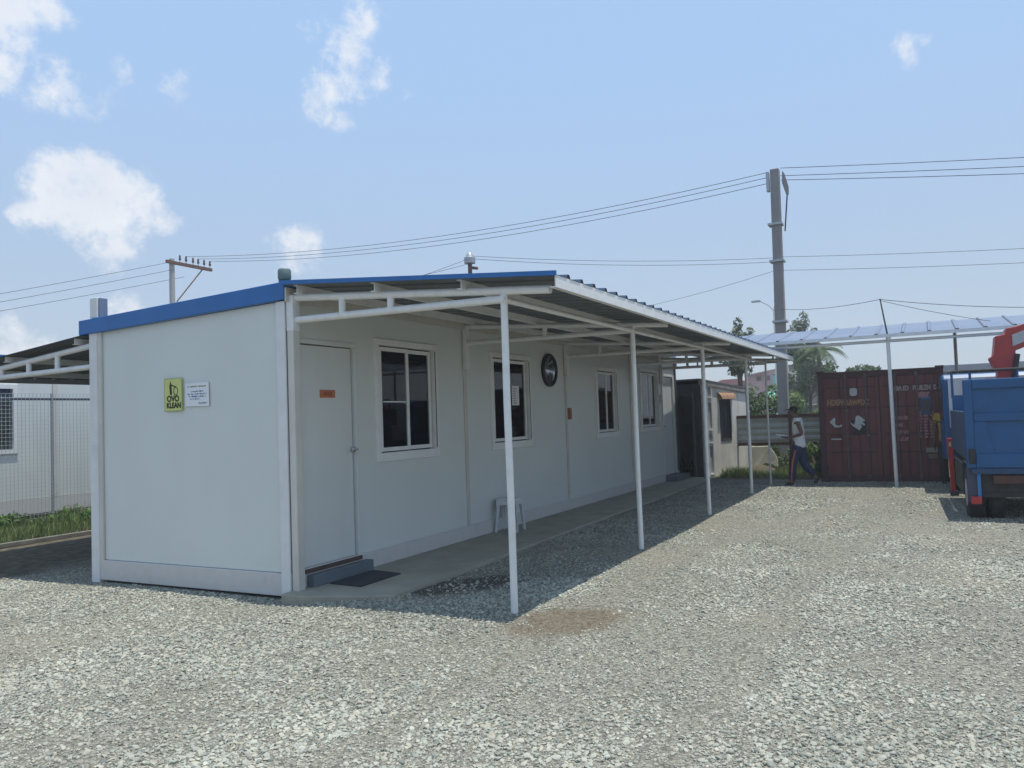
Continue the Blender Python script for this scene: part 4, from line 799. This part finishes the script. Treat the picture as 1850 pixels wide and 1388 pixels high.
MB().tube((0, 0, 0), (.0, 0, 9.45), .16, .12, 10).build('shaft', paint('pale_pole_concrete', (.42, .41, .40), .85, var=.08), lp, smooth=True); MB().bar((-.4, -.12, 9.27), (2.2, -.12, 9.25), .12, .14).build('crossarm', M_rust, lp); MB().tube((1.65, -.12, 9.2), (.16, -.1, 7.5), .03, n=6).build('brace', M_rust, lp)
for i, x in enumerate((.35, .7, 1.1, 1.4, 1.75, 2.1)): MB().lathe([(.015, 9.3), (.015, 9.42), (.05, 9.44), (.06, 9.5), (.035, 9.56), (.05, 9.6), (.02, 9.68)], (x, -.12, 0), 8).build('insulator', paint('insulator_brown', (.10, .05, .04), .3), lp, smooth=True)
ms_ = thing('rusty_mast', 'rusty pipe mast with round grey head showing above the canopy roof', 'mast', (14, 6, 0))
MB().tube((0, 0, 0), (0, 0, 6.1), .06, n=10).build('pipe', M_rust, ms_, smooth=True); MB().tube((0, 0, 5.98), (.22, -.12, 5.98), .045, n=8).build('side_stub', M_rust, ms_, smooth=True); MB().lathe([(.05, 6.08), (.16, 6.1), (.165, 6.26), (.12, 6.28), (.1, 6.34), (.06, 6.4), (.01, 6.41)], (0, 0, 0), 16).build('head', M_galv, ms_, smooth=True)
ls = thing('street_lamp', 'double-arm street lamp on a pale post beyond the fence', 'street lamp', (45, 2.7, 0))
mb = MB(); mb.path([(0, 0, 0), (0, 0, 3.4), (0, 0, 7.65)], [.11, .09, .05], 8); mb.build('post', M_tubew, ls, smooth=True)
for s_, y1, z1 in ((1, .75, 8.25), (-1, -.15, 8.15)):
    mb = MB(); mb.path([(0, 0, 7.6), (0, y1 * .35, 7.95), (0, y1, z1)], .03, 6); a = mb.build('arm', M_galv, ls); MB().box((-.09, y1, z1 - .02), (.09, y1 + (.55 if s_ > 0 else .12), z1 + .10)).build('lamp_head', M_galv, a, bevel=.02)
def wire(p0, p1, sag, label, group=None, r=.009, n_=22):
    p0, p1 = Vector(p0), Vector(p1); mb = MB(); mb.path([p0.lerp(p1, i / n_) - Vector((0, 0, sag * 4 * (i / n_) * (1 - i / n_))) for i in range(n_ + 1)], r, 5)
    return tag(mb.build('overhead_cable', M_wire, fixn=False), label, 'cable', group)
for i, (x, zt) in enumerate(((.7, 8.73), (1.4, 8.58), (2.1, 8.40))): wire((19.75 + x, 24.88, 9.66), (19, -1.5, zt), .62, ('topmost', 'middle', 'lowest')[i] + ' of three black cables from the rusty crossarm to the concrete pole', 'cables from crossarm to concrete pole')
for i, (x, y2, z2) in enumerate(((-.38, 30, 4.45), (0, 30, 4.35), (.6, 30, 4.1))): wire((19.75 + x, 24.9, 9.2 - .25 * i), (3, 27 + i * .3, 4.3 - .25 * i), .1, ('topmost', 'middle', 'lowest')[i] + ' of three black cables dropping left from the crossarm pole', 'cables left of crossarm pole')
for i, (z0, z1) in enumerate(((8.80, 7.6), (8.57, 7.35), (8.44, 7.1))): wire((19, -1.85, z0), (19, -14, z1 - .25), .05, ('topmost', 'middle', 'lowest')[i] + ' of three black cables running right from the concrete pole top', 'cables right of concrete pole')
wire((14, 5.9, 6.3), (19, -1.5, 6.15), .12, 'upper thin cable from the rusty mast to the concrete pole', r=.006); wire((14, 5.9, 6.22), (19, -1.5, 6.03), .14, 'lower thin cable from the rusty mast to the concrete pole', r=.006)
wire((19, -1.75, 6.15), (19, -14, 5.3), .1, 'upper thin cable right of the concrete pole at mid height', r=.006); wire((19, -1.75, 5.75), (19, -14, 4.95), .1, 'lower thin cable right of the concrete pole at mid height', r=.006)
wire((19, -1.5, 5.75), (26, 6.0, 5.9), .1, 'thin cable leaving the concrete pole towards the office roof', r=.006)
wire((14, 6, 6.25), (9.2, 7, 4.6), .08, 'upper thin cable dropping left from the rusty mast', r=.006); wire((14, 6, 6.1), (10.0, 6.8, 5.0), .05, 'lower thin cable dropping left from the rusty mast', r=.006)
wire((11.9, -4.67, 3.78), (19, -1.65, 4.6), .08, 'thin stay from the black rod to the concrete pole', r=.006); wire((11.9, -4.67, 3.78), (12.0, -9.5, 3.3), .14, 'upper thin stay running right from the black rod', r=.006); wire((11.9, -4.67, 3.76), (12.6, -6.6, 3.24), .03, 'lower short stay running right from the black rod', r=.005)

# ================================================================== blue crane truck
tk = thing('crane_truck', 'blue cargo truck with red crane parked at right, tailgate towards camera', 'truck', (6.6, -5.86, .03), .034)
M_tb = paint('truck_blue', (.004, .08, .22), .42, var=.1, scale=4, dirt=(.012, .07, .16), dscale=5, damt=.5); M_tbd = paint('truck_dark_blue', (.012, .05, .12), .5, var=.15, scale=5)
M_tred = paint('crane_red', (.42, .03, .03), .4, var=.1, scale=4, dirt=(.25, .04, .03), dscale=6, damt=.4); M_tyre = paint('tyre_rubber', (.018, .018, .018), .9, var=.2, scale=20, dirt=(.09, .08, .065), dscale=6, damt=.5); M_chas = paint('chassis_black', (.022, .022, .025), .7, var=.2, scale=8, dirt=(.07, .06, .05), dscale=8, damt=.4)
tg = MB().box((.035, -1.93, .80), (.06, -.02, 1.90)).build('tailgate', M_tb, tk)
mb = MB()
for a, b_ in (((0, -.11, .74), (.034, .0, 1.93)), ((0, -1.95, .74), (.034, -1.84, 1.93)), ((0, -1.84, 1.80), (.034, -.11, 1.93)), ((0, -1.84, 1.36), (.034, -.11, 1.47)), ((0, -1.84, .74), (.034, -.11, .93))): mb.box(a, b_)
mb.build('tailgate_rib', M_tb, tg, bevel=.012)
mb = MB(); mb.prism([(.01, -.11, .93), (.01, -.34, .93), (.01, -.25, 1.36), (.01, -.11, 1.36)], (.024, 0, 0)); mb.build('tailgate_gusset', M_tb, tg, bevel=.006)
MB().box((-.03, -.11, .80), (-.002, -.03, 1.0)).build('latch', M_chas, tg, bevel=.008)
for y in (0, -1.95): MB().box((.065, y - (.0 if y else .04), .86), (3.1, y + (.04 if y else 0), 1.50)).build('side_board', M_tb if y else M_tbd, tk, bevel=.006)
MB().box((.06, -1.90, .80), (3.1, -.05, .86)).build('bed_floor', M_tbd, tk); MB().box((3.05, -1.91, .86), (3.1, -.04, 1.75)).build('headboard', M_tb, tk)
fr = MB().tube((3.08, -.05, 2.15), (3.08, -1.9, 2.15), .022, n=8).build('guard_frame', M_chas, tk, smooth=True)
for y in (-.05, -.32, -1.0, -1.9): MB().tube((3.08, y, 1.7), (3.08, y, 2.15), .02, n=8).build('guard_post', M_tb, fr, smooth=True)
MB().box((-.01, -1.92, .66), (.08, -.05, .735)).build('rear_crossmember', M_tbd, tk, bevel=.006)
for y in (-.55, -1.4): MB().box((.05, y - .07, .50), (5.2, y + .07, .72)).build('chassis_rail', M_chas, tk)
mb = MB(); mb.box((.10, -1.85, .34), (.15, -.1, .42)); mb.box((.12, -.62, .42), (.14, -.58, .62)); mb.box((.12, -1.4, .42), (.14, -1.36, .62)); mb.build('underrun_bar', M_chas, tk, bevel=.005)
MB().box((.0, -.78, .53), (.05, -.30, .64)).build('tail_light', paint('dull_tail_light', (.07, .022, .014), .35, var=.3, scale=30), tk, bevel=.006)
MB().box((.02, -.155, .33), (.05, -.115, .74)).build('flap_bracket', paint('light_blue_bracket', (.02, .18, .45), .4), tk); MB().box((.045, -.13, .28), (.065, -.0, .74)).build('mud_flap', paint('purple_grey_flap', (.06, .06, .10), .7, var=.2), tk); MB().box((.0, -.155, .26), (.043, -.03, .36)).build('reflector', M_tred, tk, bevel=.004)
def wheel(x, y, w):
    wh = MB(); wh.lathe([(.20, -w / 2), (.34, -w / 2), (.385, -w / 2 + .03), (.39, 0), (.385, w / 2 - .03), (.34, w / 2), (.20, w / 2)], (x, y, .36), 28, 'y'); wh = wh.build('wheel', M_tyre, tk, smooth=True)
    mb = MB(); mb.lathe([(.19, -w / 2 - .004), (.17, -w / 2 + .04), (.08, -w / 2 + .05), (.07, -w / 2 - .01), (.02, -w / 2 - .015), (.02, w / 2 + .015), (.07, w / 2 + .01), (.08, w / 2 - .05), (.17, w / 2 - .04), (.19, w / 2 + .004)], (x, y, .36), 24, 'y'); mb.build('rim', M_galv, wh, smooth=True)
for x, y in ((.62, -.12), (.62, -.36), (.62, -1.58), (.62, -1.82), (4.6, -.14), (4.6, -1.80)): wheel(x, y, .2)
MB().tube((.62, -.1, .36), (.62, -1.85, .36), .06).build('axle', M_chas, tk)
MB().box((.16, -.48, .765), (1.12, -.02, .785)).build('mudguard', M_chas, tk)
MB().box((1.25, -.5, .26), (3.0, -.02, .74)).build('dark_fill_locker', M_chas, tk, bevel=.02); MB().box((1.25, -1.9, .3), (2.4, -1.45, .74)).build('dark_fill_tank', M_chas, tk, bevel=.05)  # locker and tank added as dark mass to blacken the underbody
MB().lathe([(.16, -.09), (.33, -.09), (.37, -.04), (.37, .04), (.33, .09), (.16, .09)], (.62, -.97, .42), 24).build('dark_fill_wheel', M_tyre, tk, smooth=True)  # wheel added as more dark mass below the bed
MB().box((.075, -1.9, .42), (.09, -.16, .66)).build('underbody_shade_panel', M_chas, tk)  # black panel added to stand in for the shade under the rear
# crane
cb_ = MB().box((3.2, -1.35, .74), (3.7, -.55, 1.0)).build('crane_base', M_tred, tk, bevel=.01)
mb = MB(); mb.prism([(3.28, -.66, 1.0), (3.28, -1.06, 1.0), (3.28, -1.0, 2.3), (3.28, -.76, 2.3)], (.34, 0, 0)); mb.build('crane_column', M_tred, tk, bevel=.02)
mb = MB(); mb.prism([(3.26, -.64, 2.36), (3.26, -.72, 2.14), (3.26, -1.02, 2.14), (3.26, -1.02, 2.46), (3.26, -2.5, 3.05), (3.26, -2.5, 3.36), (3.26, -1.05, 2.86), (3.26, -.90, 2.84), (3.26, -.88, 2.74), (3.26, -.74, 2.72), (3.26, -.70, 2.4)], (.36, 0, 0)); bo = mb.build('crane_boom', M_tred, tk, bevel=.012)
mb = MB(); mb.prism([(3.24, -.98, 2.72), (3.24, -.98, 2.53), (3.24, -2.2, 3.02), (3.24, -2.2, 3.20)], (.02, 0, 0)); mb.build('boom_panel', M_galv, bo)
mb = MB(); mb.tube((3.22, -.84, 1.3), (3.22, -1.04, 2.4), .04, n=10); mb.build('hydraulic_ram', M_chas, bo, smooth=True)
MB().box((3.3, -.68, 1.90), (3.6, -.56, 2.02)).build('valve_block', M_tred, bo, bevel=.01)
mb = MB(); mb.prism([(3.35, .06, 1.02), (3.35, -.03, 1.02), (3.35, -.03, .12), (3.35, .03, .12)], (.10, 0, 0)); og = mb.build('outrigger', M_tred, tk, bevel=.01); MB().box((3.32, .05, .04), (3.48, -.08, .115)).build('foot', M_chas, og); MB().box((3.345, .035, .88), (3.349, -.0, .95)).build('badge', paint('cream_badge', (.6, .5, .3), .5), og)
MB().box((3.36, -.9, .74), (3.44, -.0, .86)).build('outrigger_beam', M_chas, tk)
# cab
cabp = [(3.9, .62), (5.55, .55), (5.6, 1.15), (5.38, 1.95), (5.2, 2.12), (4.0, 2.14), (3.9, 2.05)]
cab = MB().prism([(x, .055, z) for x, z in cabp], (0, -1.98, 0)).build('cab', M_tb, tk, bevel=.03)
MB().box((3.875, -1.86, 1.18), (3.899, -.03, 2.07)).build('cab_rear_panel', paint('cab_white', (.62, .63, .64), .45, var=.05, dirt=(.45, .44, .42), damt=.3), cab, bevel=.015); MB().box((3.868, -1.5, 1.55), (3.874, -.45, 1.95)).build('rear_window', M_win, cab)
MB().prism([(4.15, .058, 1.32), (5.2, .058, 1.3), (5.12, .058, 1.92), (4.15, .058, 1.96)], (0, .006, 0)).build('side_window', M_win, cab); MB().prism([(4.02, .06, .72), (5.05, .06, .72), (5.2, .06, 1.26), (4.02, .06, 1.26)], (0, .008, 0)).build('door', M_tb, cab, bevel=.004); MB().box((4.12, .068, 1.12), (4.28, .085, 1.15)).build('door_handle', M_chas, cab)
MB().prism([(5.602, -.05, 1.2), (5.602, -1.85, 1.2), (5.40, -1.8, 1.93), (5.40, -.1, 1.93)], (.008, 0, .002)).build('windscreen', M_win, cab)
mb = MB(); mb.path([(5.35, .05, 1.25), (5.35, .2, 1.3), (5.33, .29, 1.5), (5.3, .22, 1.82), (5.3, .05, 1.9)], .012, 6); ma_ = mb.build('mirror_arm', M_chas, cab); MB().box((5.27, .20, 1.42), (5.31, .38, 1.76)).build('mirror', M_tb, ma_, bevel=.02); MB().box((5.264, .22, 1.46), (5.269, .36, 1.72)).build('mirror_glass', M_win, ma_)

# ================================================================== people
def skin(name, chains, mat, parent, sub=2):
    """chains: list of [(pos, radius), ...]; a chain starting with an int joins vertex index of that name"""
    vs, es, rs, roots = [], [], [], []; names = {}
    for ch in chains:
        prev_ = None
        for it in ch:
            if isinstance(it, str): prev_ = names[it]; continue
            nm = it[2] if len(it) > 2 else None; vs.append(it[0]); rs.append(it[1]); i = len(vs) - 1
            if nm: names[nm] = i
            if prev_ is None: roots.append(i)
            else: es.append((prev_, i))
            prev_ = i
    me_ = bpy.data.meshes.new(name); me_.from_pydata(vs, es, []); o = bpy.data.objects.new(name, me_); COL.objects.link(o); o.parent = parent
    sm_ = o.modifiers.new('skin', 'SKIN'); sm_.use_smooth_shade = True
    for i, r in enumerate(rs):
        v = me_.skin_vertices[0].data[i]; v.radius = r if isinstance(r, tuple) else (r, r); v.use_root = i in roots
    ss = o.modifiers.new('sub', 'SUBSURF'); ss.levels = sub; ss.render_levels = sub; me_.materials.append(mat)
    if name in ('shirt', 'trousers'):                     # loose cloth folds
        tx = bpy.data.textures.new('folds', 'CLOUDS'); tx.noise_scale = .09; dm = o.modifiers.new('folds', 'DISPLACE'); dm.texture = tx; dm.strength = .045; dm.mid_level = .5
    return o
M_skin = paint('brown_skin', (.16, .085, .06), .55, var=.08, scale=12); M_shirt = paint('white_cotton', (.74, .73, .73), .85, var=.05, scale=6); M_pants = paint('navy_trackpants', (.016, .026, .085), .8, var=.1, scale=8); M_orange = paint('orange_stripe', (.50, .13, .05), .7); M_hair = paint('black_hair', (.012, .011, .010), .7, var=.1); M_shoe = paint('dark_shoes', (.03, .025, .025), .7)
def hand(w, d, sgn):
    """palm + five fingers: w wrist, d forward dir (y), fingers curl up under the held thing"""
    w = Vector(w); ch = [[(w, .026), (w + Vector((0, .045, .0)), (.034, .018)), (w + Vector((0, .085, .004)), (.036, .015))]]
    for k, (o_, l_) in enumerate(((-.028, .058), (-.010, .068), (.010, .066), (.028, .052))): b_ = w + Vector((o_, .085, .004)); ch.append([(b_, .0085), (b_ + Vector((0, l_ * .55, .008)), .008), (b_ + Vector((0, l_, .026)), .0065)])
    b_ = w + Vector((sgn * .03, .035, .004)); ch.append([(b_, .0095), (b_ + Vector((sgn * .022, .03, .018)), .009), (b_ + Vector((sgn * .02, .055, .034)), .007)]); return ch
pz = .045
p1 = thing('person', 'person in white sleeveless shirt and navy striped trousers walking with papers', 'person', (12.0, -2.95, pz))
# facing +y; left side (-x) towards the camera; left leg straight in front, right leg trailing
body = [[((0, -.02, .86), .12, 'pelvis'), ((0, -.02, 1.02), (.13, .10)), ((0, -.01, 1.18), (.145, .11)), ((0, -.02, 1.32), (.15, .10), 'chest'), ((0, .0, 1.40), .06, 'neck'), ((0, .055, 1.455), .055), ((0, .085, 1.50), (.072, .088)), ((0, .085, 1.56), (.078, .095)), ((0, .07, 1.615), (.06, .075))],
        ['pelvis', ((-.09, .02, .80), .09), ((-.10, .12, .45), .058), ((-.10, .13, .10), .042), ((-.10, .14, .045), .04), ((-.10, .25, .03), (.04, .025))],
        ['pelvis', ((.09, -.04, .80), .09), ((.10, -.07, .46), .058), ((.10, -.28, .20), .044), ((.10, -.33, .14), .04), ((.10, -.29, .06), (.04, .025))],
        ['chest', ((-.17, -.03, 1.35), .055), ((-.205, -.085, 1.20), .044), ((-.205, -.12, 1.07), .038), ((-.14, .03, 1.03), .033), ((-.09, .16, .99), .026)],
        ['chest', ((.17, -.03, 1.35), .055), ((.20, -.05, 1.20), .044), ((.20, -.06, 1.08), .038), ((.14, .08, 1.03), .033), ((.08, .19, 1.0), .026)]]
bd = skin('body', body + hand((-.09, .16, .99), None, 1) + hand((.08, .19, 1.0), None, -1) + [[((0, .165, 1.53), .018), ((0, .195, 1.515), .014)], [((-.078, .07, 1.54), .016), ((-.088, .06, 1.56), .012)], [((.078, .07, 1.54), .016), ((.088, .06, 1.56), .012)]], M_skin, p1)
for s_ in (-1, 1): MB().lathe([(.002, -.009), (.008, -.005), (.010, 0), (.008, .005), (.002, .009)], (s_ * .032, .168, 1.552), 10).build('eye', M_paper, bd, smooth=True)
MB().box((-.022, .166, 1.488), (.022, .174, 1.495)).build('mouth', M_brown, bd)
skin('shirt', [[((0, -.03, .74), (.175, .145)), ((0, -.03, .88), (.17, .14)), ((0, -.02, 1.05), (.165, .13)), ((0, -.015, 1.20), (.172, .128)), ((0, -.02, 1.33), (.165, .115), 'c'), ((0, -.01, 1.385), (.09, .08))], ['c', ((-.165, -.03, 1.362), .066), ((-.195, -.045, 1.30), .06)], ['c', ((.165, -.03, 1.362), .066), ((.195, -.04, 1.30), .06)]], M_shirt, p1)
pn = skin('trousers', [[((0, -.02, .93), (.13, .11)), ((0, -.02, .82), (.15, .125), 'h')], ['h', ((-.095, .03, .72), .108), ((-.10, .10, .48), .088), ((-.10, .13, .20), .074), ((-.10, .135, .07), .07)], ['h', ((.095, -.06, .72), .108), ((.10, -.08, .47), .092), ((.10, -.20, .30), .084), ((.10, -.30, .18), .078)]], M_pants, p1)
st = MB(); st.path([(-.206, .03, .74), (-.191, .10, .48), (-.176, .13, .22), (-.172, .135, .075)], .017, 6); st.build('stripe', M_orange, pn)
skin('shoe', [[((-.10, .10, .05), (.045, .04)), ((-.10, .18, .045), (.048, .035)), ((-.10, .27, .03), (.045, .025))]], M_shoe, p1, 1); skin('shoe', [[((.10, -.35, .15), (.045, .04)), ((.10, -.33, .085), (.048, .035)), ((.10, -.27, .028), (.045, .025))]], M_shoe, p1, 1)
cp = skin('cap', [[((0, .03, 1.50), (.06, .05)), ((0, .055, 1.575), (.095, .108)), ((0, .06, 1.63), (.082, .095)), ((0, .06, 1.662), (.03, .03))]], M_hair, p1)
mb = MB(); mb.prism([(-.065, .14, 1.592), (.065, .14, 1.592), (.055, .22, 1.57), (0, .245, 1.562), (-.055, .22, 1.57)], (0, -.002, .012)); mb.build('brim', M_hair, cp)
mb = MB(); mb.obox((0, .315, 1.045), (.30, .21, .006), Matrix.Rotation(rad(6), 3, 'X')); mb.obox((.01, .32, 1.053), (.29, .22, .005), Matrix.Rotation(rad(9), 3, 'X')); o = mb.build('paper_sheaf', M_paper); o.location = (12.0, -2.95, pz); tag(o, 'white sheaf of papers held in the walking person\'s hands', 'papers')
p2 = thing('person', 'person in yellow shirt standing between the container and the blue truck', 'person', (12.5, -5.74, .02), rad(80))
M_ysh = paint('yellow_cotton', (.52, .36, .06), .85, var=.08, scale=8); M_dkp = paint('dark_trousers', (.03, .03, .032), .85, var=.1)
body = [[((0, 0, .88), .12, 'pelvis'), ((0, 0, 1.05), (.13, .10)), ((0, 0, 1.20), (.145, .11)), ((0, 0, 1.36), (.15, .10), 'chest'), ((0, .01, 1.45), .058, 'neck'), ((0, .025, 1.51), .055), ((0, .03, 1.56), (.07, .085)), ((0, .03, 1.62), (.077, .093)), ((0, .02, 1.68), (.06, .072))],
        ['pelvis', ((-.09, 0, .82), .09), ((-.10, .02, .46), .058), ((-.10, 0, .10), .042), ((-.10, 0, .05), .04), ((-.10, .12, .035), (.04, .025))], ['pelvis', ((.09, 0, .82), .09), ((.10, .02, .46), .058), ((.10, 0, .10), .042), ((.10, 0, .05), .04), ((.10, .12, .035), (.04, .025))],
        ['chest', ((-.18, 0, 1.39), .055), ((-.22, -.02, 1.22), .044), ((-.235, -.02, 1.08), .038), ((-.235, .04, .95), .03), ((-.23, .07, .85), .026)], ['chest', ((.18, 0, 1.39), .055), ((.22, -.02, 1.22), .044), ((.235, -.02, 1.08), .038), ((.235, .04, .95), .03), ((.23, .07, .85), .026)]]
def hand_down(w, sgn):
    w = Vector(w); ch = [[(w, .026), (w + Vector((0, .01, -.05)), (.018, .034)), (w + Vector((0, .015, -.09)), (.015, .036))]]
    for o_, l_ in ((-.028, .052), (-.010, .066), (.010, .068), (.028, .058)): b_ = w + Vector((0, .015 + o_, -.09)); ch.append([(b_, .0085), (b_ + Vector((-sgn * .006, .004, -l_ * .55)), .008), (b_ + Vector((-sgn * .018, .008, -l_)), .0065)])
    b_ = w + Vector((0, .045, -.04)); ch.append([(b_, .0095), (b_ + Vector((0, .022, -.028)), .009), (b_ + Vector((0, .026, -.056)), .007)]); return ch
bd = skin('body', body + hand_down((-.23, .07, .85), -1) + hand_down((.23, .07, .85), 1) + [[((0, .115, 1.59), .018), ((0, .14, 1.575), .014)], [((-.077, .02, 1.60), .016), ((-.087, .01, 1.62), .012)], [((.077, .02, 1.60), .016), ((.087, .01, 1.62), .012)]], M_skin, p2)
skin('shirt', [[((0, 0, .78), (.17, .135)), ((0, 0, .92), (.165, .13)), ((0, 0, 1.08), (.16, .125)), ((0, 0, 1.24), (.17, .125)), ((0, 0, 1.37), (.165, .115), 'c'), ((0, .005, 1.425), (.085, .078))], ['c', ((-.18, 0, 1.40), .07), ((-.225, -.02, 1.24), .062)], ['c', ((.18, 0, 1.40), .07), ((.225, -.02, 1.24), .062)]], M_ysh, p2)
skin('trousers', [[((0, 0, .96), (.13, .11)), ((0, 0, .84), (.15, .12), 'h')], ['h', ((-.095, 0, .74), .105), ((-.10, .02, .46), .08), ((-.10, 0, .07), .068)], ['h', ((.095, 0, .74), .105), ((.10, .02, .46), .08), ((.10, 0, .07), .068)]], M_dkp, p2)
skin('hair', [[((0, -.02, 1.58), (.06, .05)), ((0, .0, 1.65), (.09, .09)), ((0, .01, 1.70), (.075, .08))]], M_hair, p2, 2)
for x in (-.1, .1): skin('shoe', [[((x, -.03, .05), (.045, .04)), ((x, .05, .045), (.048, .035)), ((x, .14, .03), (.045, .025))]], M_shoe, p2, 1)
# kerb strip at the far edge of the gravel
mb = MB(); mb.bar((12.98, -13, .02), (12.98, -2.2, .02), .1, .08); tag(mb.build('kerb', M_conc, bevel=.01), kind='structure')
# ================================================================== humid haze over the whole yard
hz = bpy.data.materials.new('haze_air'); hz.use_nodes = True; t = hz.node_tree; t.nodes.clear()
o = t.nodes.new('ShaderNodeOutputMaterial'); pv = t.nodes.new('ShaderNodeVolumePrincipled'); pv.inputs['Color'].default_value = (.93, .96, 1, 1); pv.inputs['Density'].default_value = .0021; pv.inputs['Anisotropy'].default_value = .2
t.links.new(pv.outputs[0], o.inputs['Volume'])
tag(MB().box((-800, -800, -1.2), (800, 800, 11)).build('haze', hz), 'thin humid haze filling the air over the yard', 'haze', kind='stuff')
